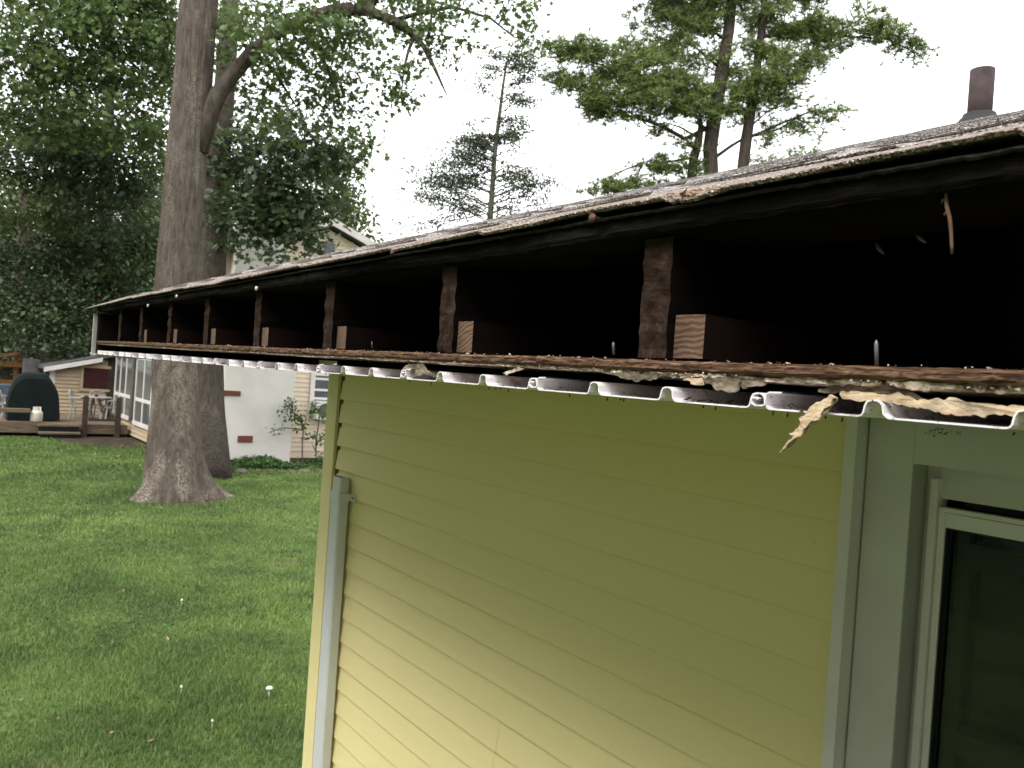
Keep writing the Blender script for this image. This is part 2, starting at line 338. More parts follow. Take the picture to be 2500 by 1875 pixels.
# grass blades (one uncountable cover)
def grass():
    P = []; S = []
    def band(n, y0, y1, hh, w):
        y = rng.uniform(y0, y1, n); x = rng.uniform(-1, 1, n)
        # wedge the camera side can see, widened for side-steps
        xl = -2.2 + 0.0*y; xr = 1.3 + .42*y
        x = xl + (x+1)/2*(xr-xl)
        P.append(np.stack([x, y], 1)); S.append(np.stack([np.full(n, hh), np.full(n, w)], 1))
    band(120000, 3.8, 7.5, .050, .0040); band(110000, 7.5, 12, .050, .006); band(90000, 12, 18, .055, .010); band(60000, 18, 27, .06, .015)
    P = np.concatenate(P); S = np.concatenate(S)
    keep = ~((P[:,0] > 1.45) & (P[:,1] < 3.5)) & ~((P[:,0] > 5.2) & (P[:,1] > 20.0)) & ~((P[:,0]-3.95)**2 + (P[:,1]-15.1)**2 < .45)
    for cx, cy, rx, ry in SOIL: keep &= ~(((P[:,0]-cx)/rx)**2 + ((P[:,1]-cy)/ry)**2 < rng.uniform(.5, 1.2, len(P)))
    keep &= ~(P[:,1] > 26.0)
    P = P[keep]; S = S[keep]; n = len(P)
    th = rng.uniform(0, 2*np.pi, n); lean = rng.uniform(0, .9, n); la = rng.uniform(0, 2*np.pi, n)
    h = S[:,0]*rng.uniform(.5, 1.25, n)*(1+.5*np.sin(P[:,0]*2.1+1)*np.sin(P[:,1]*1.7)); w = S[:,1]*rng.uniform(.7, 1.3, n)
    dx = np.cos(th)*w; dy = np.sin(th)*w; z = np.zeros(n)
    a = np.stack([P[:,0]-dx, P[:,1]-dy, z], 1); b = np.stack([P[:,0]+dx, P[:,1]+dy, z], 1)
    mx = P[:,0]+np.cos(la)*lean*h*.35; my = P[:,1]+np.sin(la)*lean*h*.35
    c = np.stack([mx+dx*.7, my+dy*.7, h*.6], 1); d = np.stack([mx-dx*.7, my-dy*.7, h*.6], 1)
    e = np.stack([P[:,0]+np.cos(la)*lean*h, P[:,1]+np.sin(la)*lean*h, h*np.sqrt(1-.5*lean**2)], 1)
    V = np.stack([a, b, c, d, e], 1).reshape(-1, 3)
    i = np.arange(n)*5
    F = np.concatenate([np.stack([i, i+1, i+2], 1), np.stack([i, i+2, i+3], 1), np.stack([i+3, i+2, i+4], 1)])
    o = npmesh('grass', V, F, M['grass'])
    tag(o, 'short green lawn grass with paler and darker patches', 'grass', kind='stuff')
grass()

# ================================================================== THE YELLOW HOUSE
WX = 1.5
house = empty('house', (1.5, 0, 0), 'pale yellow vinyl sided house with an opened rotten eave in front', 'house')
def zc(v): return H+v
PIT_S, PIT_C = .338, -.0155
YEND, YS = 3.64, -3.2                    # far end and near end of the roof
def roofz(x):
    if x <= .69: return H+PIT_S*x+PIT_C
    if x <= 2.4: return H+PIT_S*.69+PIT_C+.351*(x-.69)
    return H+PIT_S*.69+PIT_C+.351*1.71+.326*(x-2.4)
EXP = .0995; ZL = H-.135
# siding courses on the long wall
def siding(mb, x, y0, y1, z0, z1, exp, anchor, face=-1, axis=0, depth=.0125, splits=()):
    k = math.floor((z0-anchor)/exp)
    while anchor+k*exp < z1:
        zb = anchor+k*exp; zt = min(zb+exp, z1); zb2 = max(zb, z0)
        if zt-zb2 > .005:
            def P(o, y, z): return (x+face*o, y, z) if axis == 0 else (y, x+face*o, z)
            segs = [(y0, y1, 0)]
            for zc_, ys_ in splits:
                if abs(zb-zc_) < exp*.5: segs = [(y0, ys_, 0), (ys_, y1, .0015)]
            for a, b, pr in segs:
                ob = depth+pr; ot = .001+pr+depth*(zb+exp-zt)/exp
                mb.add([P(ob,a,zb2),P(ob,b,zb2),P(ob-.002,a,zb2-.0012),P(ob-.002,b,zb2-.0012),P(ot,a,zt),P(ot,b,zt),P(0,a,zb2-.0012),P(0,b,zb2-.0012)],
                       [(0,1,5,4),(2,3,1,0),(6,7,3,2),(0,4,6),(1,7,5)])
        k += 1
w = MB()
siding(w, WX, .926, 3.315, .25, H-.004, EXP, ZL, splits=((H-1.13, 2.015), (H-1.23, 2.032)))
w.build('siding', M['yellow'], house)
w = MB(); siding(w, WX, YS+.3, -.45, .25, H-.004, EXP, ZL); w.build('siding', M['yellow'], house)
w = MB(); siding(w, 3.43, WX, 7.7, .25, H-.03, EXP, ZL, face=1, axis=1); w.build('siding', M['yellow'], house)
w = MB()
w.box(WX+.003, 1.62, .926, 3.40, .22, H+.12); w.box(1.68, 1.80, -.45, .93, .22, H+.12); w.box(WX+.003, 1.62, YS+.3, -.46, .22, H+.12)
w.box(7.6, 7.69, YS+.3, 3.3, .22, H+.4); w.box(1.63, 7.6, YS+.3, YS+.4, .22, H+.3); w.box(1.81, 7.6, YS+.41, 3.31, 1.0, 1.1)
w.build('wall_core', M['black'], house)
w = MB(); w.prism([(WX+.01, .22), (7.69, .22), (7.69, H+.38), (4.6, H+PIT_S*4.6-.2), (1.51, H+.25)], 1, 3.41, 3.425); w.build('gable_wall', M['yellow'], house)
f = MB(); f.box(1.512, 7.68, YS+.32, 3.40, -.05, .225); f.build('foundation', M['stone'], house)
# corner post: two faces and a dirty seam
c = MB(); c.prism([(1.482,3.333),(1.482,3.437),(1.60,3.437),(1.60,3.431),(1.490,3.431),(1.490,3.341),(1.497,3.341),(1.497,3.333)], 2, .24, H-.006)
c.build('corner_post', M['yellow'], house)
c = MB(); c.box(1.4965, 1.5025, 3.300, 3.336, .24, H-.007); c.build('seam_channel', M['seam'], house)

# rafters and blocking
for i, y in enumerate([-.59, -.19, .209, .609, 1.009, 1.410, 1.800, 2.180, 2.555, 2.935, 3.279]):
    if i == 2: y = .185
    x0 = .592 + .004*nz(i*3.1, 1); x1 = 1.62
    r = MB(); nn = 16
    # rough plumb-cut end with eaten edges
    zb = H+.031+.004*max(0, y-1.2)+.0; 
    ft = [roofz(.575)-.026+PIT_S*0]
    zt0 = H+.150; zt1 = H+.150+PIT_S*(x1-x0)
    vs = []; fs = []
    ya, yb = y-.041, y-.003
    m_ = 14
    for j in range(m_+1):
        z = zb+(zt0-zb)*j/m_
        for yy, sg in ((ya,-1),(yb,1)):
            e = .0022*nz(i*7+sg, z*90, j)
            vs.append((x0+.004*nz(z*60, i+sg*3), yy+e, z))
    b0 = len(vs)
    for j in range(m_+1):
        z = zb+(zt1-zb)*j/m_
        vs += [(x1, ya, z), (x1, yb, z)]
    for j in range(m_):
        p = j*2; q = b0+j*2
        fs += [(p, p+2, p+3, p+1), (p, q, q+2, p+2), (p+1, p+3, q+3, q+1)]
    fs += [(2*m_, b0+2*m_, b0+2*m_+1, 2*m_+1), (0, 1, b0+1, b0)]
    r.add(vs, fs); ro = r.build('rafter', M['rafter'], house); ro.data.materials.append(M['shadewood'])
    for p_ in ro.data.polygons: p_.material_index = 1 if abs(p_.normal.y) > .8 else 0  # rafter sides get the shade colour, cut ends keep the wood
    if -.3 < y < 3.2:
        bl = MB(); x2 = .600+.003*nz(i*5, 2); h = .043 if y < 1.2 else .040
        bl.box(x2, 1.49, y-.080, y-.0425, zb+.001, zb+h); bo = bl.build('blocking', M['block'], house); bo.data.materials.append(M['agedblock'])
        for p_ in bo.data.polygons: p_.material_index = 0 if p_.normal.x < -.9 else 1  # sawn end keeps its grain, other faces carry painted shade
# soffit plywood board with a ragged edge
def ragged(name, x0, x1, zf, y0, y1, step, amp, mat, thick, freq=60, dz=0.001, rows=4):
    ys = np.arange(y0, y1, step); mb = MB(); vs = []; fs = []; n = rows+3
    for y in ys:
        zt, zb = zf(y); xe = x0+amp*nz(y*freq*.25, 3.3)+amp*.5*nz(y*freq, 1.2)
        prof = [(x1, zt)]
        for k in range(rows+1):
            t = k/rows; prof.append((xe+.0010*nz(y*45, k*9.1)+.0008*nz(y*260, k*4.7)+(.003 if k in (0, rows) else 0), zt+(zb-zt)*t+dz*nz(y*80, k*2.1+5)))
        prof.append((x1, zb))
        vs += [(x, y, z) for x, z in prof]
    m = len(ys); 
    for j in range(m-1):
        for k in range(n-1): fs.append((j*n+k, j*n+k+1, (j+1)*n+k+1, (j+1)*n+k))
    fs.append(tuple(range(n))); fs.append(tuple((m-1)*n+k for k in range(n))[::-1])
    return mb.add(vs, fs)
def bz(y):
    t = H+.0285+.0012*nz(y*3, 0)+ (.004*max(0, y-1.2)); return t
mb = ragged('b', .570, 1.49, lambda y: (bz(y)+.0006*nz(y*150,2), bz(y)-.0105), -.6, 3.60, .004, .004, None, 0)
mb.build('soffit_board', M['ply'], house)
# flaking lower ply, hanging in uneven lumps
def flakes(y):
    a = .0012+.0016*max(0, nz(y*9, 4.2))+.003*max(0, nz(y*38, 1.4))
    for c_, w_, d_ in ((.40,.035,.006),(.475,.03,.006),(.345,.05,.005),(.29,.05,.006),(.24,.04,.005),(1.02,.04,.004),(.62,.05,.003)):
        a += .35*d_*math.exp(-((y-c_)/w_)**2)*(1+.8*nz(y*70, 7))
    if nz(y*14, 9) < -.15 and y > .55: a *= .35
    return max(a, .0012)
mb = ragged('f', .576, .75, lambda y: (bz(y)-.0108, bz(y)-.0108-flakes(y)), -.6, 3.58, .0025, .006, None, 0, freq=120, dz=.0014, rows=5)
mb.build('flaking_layer', M['flake'], house)

def torn(poly_px, X, mat, name, thick=.0022, xvar=.004, sub=4, jag=.0016, tilt=0, parent=None, seed=0):
    """a torn thin sheet: outline measured on the plane x = X, resampled, roughened, thickened"""
    P = [onx(px, py, X) for px, py in poly_px]; out = []
    for a, b in zip(P, P[1:]+P[:1]):
        L = np.linalg.norm(b-a); k = max(2, int(L/.0025))
        for t in range(k):
            q = a+(b-a)*t/k; o = jag*(nz(q[1]*210+seed, q[2]*210)+.6*nz(q[1]*600, q[2]*600+seed)); out.append((q[1]+o*.6, q[2]+o*1.4))
    n = len(out); zs = [z for _, z in out]; z0 = max(zs)
    vs = [(X+xvar*nz(y*30+seed, z*30)+tilt*(z0-z), y, z) for y, z in out]+[(X+thick+xvar*nz(y*30+seed, z*30)+tilt*(z0-z), y, z) for y, z in out]
    mb = MB(); mb.add(vs, [tuple(range(n))]+[tuple(range(n, 2*n))[::-1]]+[(i, i+n, (i+1)%n+n, (i+1)%n) for i in range(n)])
    bm_o = mb.build(name, mat, parent or house)
    return bm_o
def CR_(ox, oy, sc, pts): return [((ox+x/sc)/K, (oy+y/sc)/K) for x, y in pts]
A_ = lambda pts: CR_(1850, 850, 3.403, pts)
B_ = lambda pts: CR_(1350, 850, 3.403, pts)
torn(A_([(680,385),(720,355),(780,350),(850,365),(1000,375),(1080,385),(1160,375),(1240,400),(1310,425),(1400,440),(1450,418),(1560,425),(1630,415),(1700,435),(1850,450),(1900,462),(2000,475),(2212,482),(2460,500),(2460,575),(2212,552),(2100,556),(2000,550),(1920,545),(1870,580),(1830,565),(1750,555),(1650,560),(1610,545),(1540,548),(1450,520),(1350,495),(1200,480),(1100,455),(1000,450),(900,440),(800,435),(700,418)]), .574, M['splinter'], 'torn_veneer', .003, .0025, jag=.0013, seed=3)
torn(A_([(505,365),(530,340),(600,320),(635,285),(662,320),(740,300),(800,304),(900,310),(940,296),(1000,320),(1100,325),(1200,345),(1300,370),(1335,402),(1400,436),(1300,425),(1230,402),(1150,380),(1000,380),(850,370),(780,356),(720,360),(680,380),(600,368),(520,374)]), .580, M['greyply'], 'torn_veneer', .002, .003, jag=.0014, seed=9)
torn(A_([(1100,292),(1160,270),(1240,280),(1300,262),(1355,275),(1368,228),(1382,265),(1430,270),(1500,265),(1560,275),(1640,270),(1700,298),(1780,275),(1860,280),(1900,300),(2000,290),(2100,300),(2460,312),(2460,372),(2300,352),(2130,345),(2060,365),(1960,370),(1830,360),(1790,330),(1740,325),(1640,318),(1560,345),(1500,328),(1420,350),(1330,345),(1260,355),(1220,330),(1150,315)]), .577, M['flake'], 'torn_veneer', .004, .006, jag=.002, seed=13)
torn(A_([(120,235),(400,240),(700,262),(1000,262),(1020,275),(800,290),(640,285),(400,275),(200,268)]), .576, M['flake'], 'torn_veneer', .002, .004, jag=.0016, seed=14)
torn(B_([(500,205),(600,203),(700,212),(860,212),(872,235),(840,262),(760,262),(700,287),(640,262),(600,258),(560,240)]), .575, M['greyply'], 'torn_veneer', .0025, .003, jag=.0016, seed=5)
torn(B_([(1075,262),(1100,250),(1230,252),(1246,296),(1200,312),(1150,303),(1135,272)]), .573, M['splinter'], 'torn_veneer', .0025, .002, jag=.001, seed=6)
torn(B_([(1225,245),(1400,240),(1550,246),(1562,280),(1545,300),(1536,366),(1480,370),(1452,374),(1420,355),(1350,345),(1320,300),(1270,285)]), .576, M['greyply'], 'torn_veneer', .0025, .003, jag=.0014, seed=7)
torn(B_([(1552,292),(1570,258),(1700,248),(1780,275),(1740,312),(1660,318),(1620,328),(1580,336)]), .578, M['greyply'], 'torn_veneer', .0025, .003, jag=.0014, seed=8)
torn(B_([(0,142),(200,160),(500,180),(900,205),(1500,225),(1700,236),(1660,250),(1400,244),(1000,240),(960,232),(860,226),(700,214),(500,200),(200,182),(0,168)]), .576, M['flake'], 'torn_veneer', .002, .004, jag=.0018, seed=18)
torn([(880,786),(915,786),(922,800),(945,810),(936,815),(915,806),(905,812),(885,808),(870,796)], .578, M['greyply'], 'torn_veneer', .002, .003, seed=21)
torn([(1085,806),(1100,800),(1120,794),(1130,797),(1105,805),(1092,810)], .572, M['flake'], 'torn_veneer', .002, .002, seed=23)
# hanging splinter: pale torn face above, dark painted skin below
torn(A_([(640,395),(600,400),(548,428),(480,450),(440,465),(415,500),(380,552),(335,580),(347,600),(350,628),(330,670),(298,690),(262,703),(272,722),(308,716),(262,772),(235,798),(204,835),(226,820),(300,760),(350,715),(392,650),(440,612),(500,585),(520,545),(545,505),(600,460),(645,412)]), .5635, M['splinter'], 'hanging_splinter', .003, .002, jag=.0017, seed=31)
torn(A_([(652,408),(648,450),(604,500),(560,548),(520,582),(470,622),(430,662),(370,712),(300,772),(230,842),(186,878),(178,862),(200,830),(262,775),(330,712),(385,645),(440,604),(495,575),(515,535),(545,498),(600,450)]), .5665, M['greyply'], 'hanging_splinter', .002, .002, jag=.0011, seed=33)

# vinyl soffit: triple profile swept back to the wall
def vinyl():
    T = .0013; P = []
    def z0(y): return H-.0100-.0035*max(0, min(1, (y-1.1)/.6))+.0008*nz(y*5, 2)
    prof = []            # (y, z offset) along the sheet
    pitch = .1035; start = .2405+.0035; y = start-8*pitch; k = -8
    while y < 3.60:
        # flat from groove right side to next groove
        hgt = .0125; gw = .020
        prof += [(y+.0035, 0), (y+.006, .0), (y+pitch-gw-.002, 0), (y+pitch-gw, .0006), (y+pitch-gw+.0035, .0035), (y+pitch-gw+.0045, .0095), (y+pitch-gw+.0065, hgt-.0008), (y+pitch-gw+.009, hgt),
                 (y+pitch-.008, hgt), (y+pitch-.0045, hgt-.001), (y+pitch-.003, .0085), (y+pitch-.002, .003), (y+pitch+.000, .0007)]
        y += pitch; k += 1
    prof = [(a, z0(a)+b) for a, b in prof]
    n = len(prof); vs = []; fs = []
    # offset normals for thickness
    top = []
    for i in range(n):
        a = prof[max(i-1,0)]; b = prof[min(i+1,n-1)]; dx, dz = b[0]-a[0], b[1]-a[1]; L = math.hypot(dx, dz) or 1
        top.append((prof[i][0]-dz/L*T, prof[i][1]+dx/L*T))
    X = [.572, .70, 1.0, 1.478]
    for j, x in enumerate(X):
        for (y, z) in prof: vs.append((x+(.0022*nz(y*7, 3) if j == 0 else 0), y, z))
        for (y, z) in top: vs.append((x+(.0022*nz(y*7, 3) if j == 0 else 0), y, z))
    m2 = 2*n
    for j in range(len(X)-1):
        for i in range(n-1):
            fs.append((j*m2+i, (j+1)*m2+i, (j+1)*m2+i+1, j*m2+i+1)); fs.append((j*m2+n+i, j*m2+n+i+1, (j+1)*m2+n+i+1, (j+1)*m2+n+i))
    for i in range(n-1): fs.append((i, i+1, n+i+1, n+i))
    MB().add(vs, fs).build('vinyl_soffit', M['vinyl'], house)
    # interlocking hooks between panels (every third groove)
    for kk in range(-5, 30, 3):
        yk = start+kk*pitch+pitch*1.0-.0
        if yk > 3.5: break
        zz = z0(yk); pts = []
        path = [(-.034,.0138),(-.022,.0135),(-.019,.012),(-.0185,.004),(-.016,.0022),(-.008,.0018),(-.0045,.0035),(-.003,.0065),(-.0045,.0092),(-.008,.0098),(-.0115,.0085)]
        h = MB(); vs = []; fs = []; n = len(path); 
        tp = []
        for i in range(n):
            a = path[max(i-1,0)]; b = path[min(i+1,n-1)]; dx, dz = b[0]-a[0], b[1]-a[1]; L = math.hypot(dx, dz)
            tp.append((path[i][0]-dz/L*T, path[i][1]+dx/L*T))
        for x in (.5705, 1.47):
            vs += [(x, yk+a, zz+b+.0004) for a, b in path]+[(x, yk+a, zz+b+.0004) for a, b in tp]
        for i in range(n-1):
            fs += [(i, 2*n+i, 2*n+i+1, i+1), (n+i, n+i+1, 3*n+i+1, 3*n+i), (i, i+1, n+i+1, n+i)]
        h.add(vs, fs).build('panel_hook', M['vinyl'], house)
vinyl()
# white metal at the gable end: fascia, wrapping the corner
g = MB(); g.prism([(.565, H-.022), (.565, H+.145), (4.6, H+.12+PIT_S*4.03), (4.6, H-.022+PIT_S*4.03-.1), (1.5, H-.022)], 1, 3.632, 3.650)
g.build('rake_fascia', M['greyjamb'], house)
g = MB(); g.box(.578, 1.495, 3.585, 3.6315, H-.011, H+.145); g.build('end_board', M['shadewood'], house)  # near-black board added so the inside of the eave end looks shaded
g = MB(); g.box(.572, 1.50, 3.60, 3.631, H-.018, H-.012); g.build('soffit_end_trim', M['white'], house)
# roof sheathing
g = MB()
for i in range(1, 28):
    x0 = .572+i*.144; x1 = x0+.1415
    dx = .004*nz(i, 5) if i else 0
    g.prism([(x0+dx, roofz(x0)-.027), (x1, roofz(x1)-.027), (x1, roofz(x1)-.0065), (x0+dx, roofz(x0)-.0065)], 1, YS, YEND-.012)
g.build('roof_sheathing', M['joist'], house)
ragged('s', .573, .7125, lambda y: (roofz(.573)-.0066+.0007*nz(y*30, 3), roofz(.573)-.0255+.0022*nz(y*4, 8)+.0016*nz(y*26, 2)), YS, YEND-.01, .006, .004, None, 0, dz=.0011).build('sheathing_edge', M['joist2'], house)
g = MB(); g.prism([(4.61, roofz(4.6)-.03), (4.61, roofz(4.6)-.01), (8.4, H+PIT_S*.8+.0), (8.4, H+PIT_S*.8-.02)], 1, YS, YEND+.05)
g.build('rear_roof', M['shingle2'], house)

TAB = [-3.3, -.36, -.05, .245, .556, .86, 1.115, 1.47, 1.80, 2.30, 2.62, 2.95, 3.3, 3.78]
def saw(y, ph=0):
    for a, b in zip(TAB, TAB[1:]):
        a += ph; b += ph
        if a <= y < b: return (b-y)/(b-a), a
    return 0, 0
def course(mb, x0, x1, y0, y1, step, lip, xj, under, thick=.003, ph=0, rowsx=5, seed=0, rise=0):
    """one shingle course: lip(y) lifts the lower edge, thickness varies, top tucked under next"""
    ys = np.arange(y0, y1, step); vs = []; fs = []; n = rowsx+4
    for y in ys:
        l = lip(y); xe = x0+xj(y); prof = []
        tt = thick*(1+.5*nz(y*160, seed))
        prof.append((xe+.05, roofz(xe+.05)+under))
        rz = 0 if x0 < .6 else rise
        prof.append((xe+.002, roofz(xe)+rz+l-tt-.0008*nz(y*240, seed+2)))
        prof.append((xe+.0012*nz(y*300, seed+7), roofz(xe)+rz+l-tt*.4))
        for k in range(rowsx+1):
            t = k/rowsx; x = xe+(x1-xe)*t
            lift = l*(1-t)**1.6+.0015*t+rise*(t if rise > .005 and x0 < .6 else 1)
            prof.append((x, roofz(x)+lift+.0015*nz(x*14, y*9, seed)))
        vs += [(x, y, z) for x, z in prof]
    m = len(ys); n = len(prof)
    for j in range(m-1):
        for k in range(n-1): fs.append((j*n+k, (j+1)*n+k, (j+1)*n+k+1, j*n+k+1))
    mb.add(vs, fs)
def dip(y, c, w, a): return a*math.exp(-((y-c)/w)**2)
# lower old layer: black ragged asphalt edge
mb = MB()
course(mb, .566, .80, YS, YEND+.12, .004, lambda y: -.0035+.0018*nz(y*6, 1)+.001*nz(y*50, 2)-.004*max(0, min(1, (y-2.6)))*.6, lambda y: .004*nz(y*5, 4)+.002*nz(y*90, 4)-(.02*max(0, y-3.45)), -.006, .0028, seed=3)
mb.build('underlayer', M['asphalt_edge'], house)
# upper layer, first course: tan, curling tab by tab
def lipA(y):
    s, a = saw(y)
    d = max(0, 1-y*.18)
    return .0045+.0050*s**.8*d+.0014*nz(y*8, 6)-dip(y, .52, .025, .0035)-dip(y, 2.0, .1, .004)-.008*max(0, min(1, (y-3.0)/.7))+.0007*nz(y*70, 1)
def xA(y):
    s, a = saw(y); far = max(0, y-1.3)
    return -.004+.006*nz(y*4.2, 8)+.0022*nz(y*45, 3)+.0011*nz(y*200, 5)-dip(y, 3.7, .12, .02)+(.006*(1-s)**6)+(.012*nz(y*3.1, 2)*min(1, far))
mb = MB(); course(mb, .562, .705, YS, YEND+.13, .003, lipA, xA, -.001, .0032, seed=1, rowsx=8, rise=.009); mb.build('edge_shingles', M['shingle'], house)
# the following courses up to the ridge
mb = MB(); mb2 = MB(); x = .690; i = 0
while x < 4.58:
    ph = (.155, 0, .08)[i % 3]; sd_ = 20+i*3
    amp = .0045 if i == 0 else (.006 if i < 4 else .004)
    def lipN(y, ph=ph, sd_=sd_, amp=amp, i=i):
        s, a = saw(y, ph); return .0030+amp*(.2+.8*s)*(1+.6*nz(y*2.2, sd_))*(1 if i else 1.0)+.0006*nz(y*60, sd_)
    def xN(y, ph=ph, sd_=sd_):
        s, a = saw(y, ph); return .003*nz(y*5, sd_)+.0012*nz(y*70, sd_)+.012*(s > .985)
    course(mb, x, x+.165, YS, YEND+.05+.02*nz(i*3.3, 1), .006 if i < 5 else .03, lipN, xN, -.001, .003, seed=sd_, rowsx=4, rise=.006)
    x += .127; i += 1
mb.build('roof_shingles', M['shingle2'], house)
g = MB(); g.prism([(4.50, roofz(4.50)+.004), (4.6, roofz(4.6)+.010), (4.70, roofz(4.50)+.004), (4.70, roofz(4.5)-.004), (4.6, roofz(4.6)+.002), (4.5, roofz(4.5)-.004)], 1, YS, YEND+.05)
g.build('ridge_cap', M['shingle2'], house)

# vent pipe
d = ray(2115, 258); px_, py_ = 3.4, 3.4*d[1]/d[0]; zr = roofz(px_)
v = MB(); rr = .0455; top = H+.4025*3.4
v.lathe((px_, py_, zr-.05), [(rr, 0), (rr, top-zr+.05), (rr-.006, top-zr+.05), (rr-.006, top-zr-.05)], 28)
v.build('vent_pipe', M['pipe'], house, True)
v = MB(); v.lathe((px_, py_, zr), [(.110, -.05), (.098, -.01), (.072, .026), (.064, .034), (.060, .046), (.048, .048)], 28)
v.box(px_-.15, px_+.15, py_-.15, py_+.15, zr-.075, zr-.045)
v.build('pipe_boot', M['flashing'], house, True)

# downspout with strap
def dsp(z0, z1, x0, x1, y0, y1, mb, t=.0015):
    c = .006; o = [(x0+c,y0),(x1-c,y0),(x1,y0+c),(x1,y1-c),(x1-c,y1),(x0+c,y1),(x0,y1-c),(x0,y0+c)]
    cx, cy = (x0+x1)/2, (y0+y1)/2
    i_ = [(cx+(a-cx)*(1-t/(x1-x0)*2), cy+(b-cy)*(1-t/(y1-y0)*2)) for a, b in o]
    n = 8; vs = [(a,b,z0) for a,b in o]+[(a,b,z1) for a,b in o]+[(a,b,z1) for a,b in i_]+[(a,b,z1-.35) for a,b in i_]
    fs = []
    for k in range(n):
        k2 = (k+1)%n; fs += [(k,k2,n+k2,n+k),(n+k,n+k2,2*n+k2,2*n+k),(2*n+k,2*n+k2,3*n+k2,3*n+k)]
    mb.add(vs, fs)
yL = onx(810/K, 1165/K, 1.435)[1]; yM = onx(831/K, 1165/K, 1.435)[1]; zT = onx(831/K, 1168/K, 1.435)[2]
zJ = onx(831/K, 1203/K, 1.435)[2]; zS = onx(831/K, 1216/K, 1.435)[2]
ds = MB(); dsp(.1, zT, 1.438, 1.480, yM+.002, yL-.002, ds); ds.build('downspout', M['downspout'], house)
ds = MB(); dsp(.1, zJ, 1.4355, 1.4815, yM-.001, yL+.001, ds); ds.build('downspout', M['downspout'], house)
st = MB(); st.box(1.4315, 1.4345, yM-.002, yL+.002, zS-.016, zS+.016); st.box(1.4315, 1.4830, yM-.0055, yM-.0025, zS-.016, zS+.016)
st.box(1.4835, 1.4865, yM-.047, yM-.0025, zS-.014, zS+.014); st.build('strap', M['downspout'], house)
sc = MB(); sc.tube([(1.4825, yM-.032, zS), (1.480, yM-.032, zS)], .004, 8); sc.build('screw', M['dirt'], house)

# doorway: trim, recess, storm door
g = MB(); g.box(1.474, 1.53, .901, .926, .2, H-.005); g.build('door_trim', M['white'], house)
g = MB(); g.box(1.510, 1.585, .8067, .897, .2, H-.005); g.box(1.5105, 1.585, -.33, .8062, H-.1035, H-.005)
g.box(1.510, 1.585, -.42, -.3305, .2, H-.005); g.build('casing_panel', M['white2'], house)
g = MB(); g.box(1.512, 1.5635, .8048, .8064, .2, H-.1045); g.build('jamb', M['greyjamb'], house)  # jamb coloured greyer than the casing for shade on the recess side
g = MB(); g.box(1.5635, 1.60, .783, .8047, .2, H-.1045); g.box(1.5640, 1.60, -.33, .7828, H-.165, H-.1045); g.build('door_header', M['white2'], house)
door = MB(); door.box(1.548, 1.575, .7765, .7905, .2, H-.129); door.build('storm_door_rail', M['white'], house)
g = MB(); g.box(1.553, 1.575, -.30, .7745, H-.1885, H-.1805); g.build('rain_cap', M['white'], house)
dr = MB(); dr.box(1.556, 1.585, .763, .7755, .24, H-.1895); dr.box(1.5565, 1.585, -.30, .7625, H-.2165, H-.190); dr.box(1.5565, 1.585, -.30, .7625, .24, .45); dr.box(1.556, 1.585, -.33, -.3005, .24, H-.19)
door = dr.build('storm_door', M['white'], house)
g = MB(); g.box(1.560, 1.583, .7595, .7628, .45, H-.2168); g.box(1.560, 1.583, -.299, .7594, H-.2205, H-.2168); g.build('gasket', M['black'], door)
gm, nt, bs = newmat('storm_glass'); bs.inputs['Base Color'].default_value = (.55,.6,.55,1); bs.inputs['Roughness'].default_value = .02; bs.inputs['Transmission Weight'].default_value = 1; bs.inputs['IOR'].default_value = 1.45
g = MB(); g.box(1.574, 1.577, -.299, .7594, .45, H-.2206); g.build('glass', gm, door)
g = MB()
g.box(1.604, 1.62, .738, .7595, .3, H-.225); g.box(1.604, 1.62, -.2, .7375, H-.29, H-.245)
g.build('inner_window_frame', M['frame_dim'], house)
g = MB(); g.box(1.600, 1.622, -.2, .757, H-.637, H-.594); g.build('sash_rail', M['frame_dim'], house)
g = MB(); g.box(1.6045, 1.622, -.2, .7375, H-.588, H-.578); g.build('sash_rail', M['black'], house)
g = MB(); g.box(1.63, 1.64, -.3, .80, .22, H-.1); g.build('inner_pane', M['glassdark'], house)
g = MB(); g.box(1.590, 1.6, -.2, .7439, H-.1785, H-.1655); g.build('transom_slot', M['black'], house)

# nails, screws and slivers seen in the eave
def nail(px, p0, p1, X, r=.0016, mat='nail', name='nail'):
    a = onx(px, p0, X); b = onx(px+1, p1, X); m = MB(); m.tube([b, a+(b-a)*.16, a+(b-a)*.08, a], [r, r*1.1, r*.7, r*.15], 8); return m.build(name, M[mat], house, True)
nail(1893, 733, 790, .60); nail(1325, 738, 766, .61); nail(780/1.1, 736, 760, .63, .0008); nail(803, 737, 752, .63, .001)
a = onx(1278, 471, .56); m = MB(); m.tube([a+np.array([.0,.0,0]), a+np.array([.003,0,0])], [.0052, .0048], 14); m.tube([a+np.array([.003,0,0]), a+np.array([.03,-.012,.004])], .0022, 8); m.build('screw', M['rust'], house, True)
for px, py, qx, qy in ((1892,524,1909,548),(1978,503,2000,524)):
    a = onx(px, py, .66); b = onx(qx, qy, .655); m = MB(); m.tube([a, (a+b)/2+np.array([0,.001,0]), b], [.0008,.0022,.0012], 6); m.build('nail', M['nail'], house, True)
for px, py in ((845,546),(380,640),(552,623),(318,660)):     # bright nail heads along the far edge
    a = onx(px, py, .560); m = MB(); m.tube([a, a+np.array([.004,0,0])], .0045 if px < 600 else .003, 10); m.build('nail', M['downspout'] if px < 600 else M['rust'], house, True)

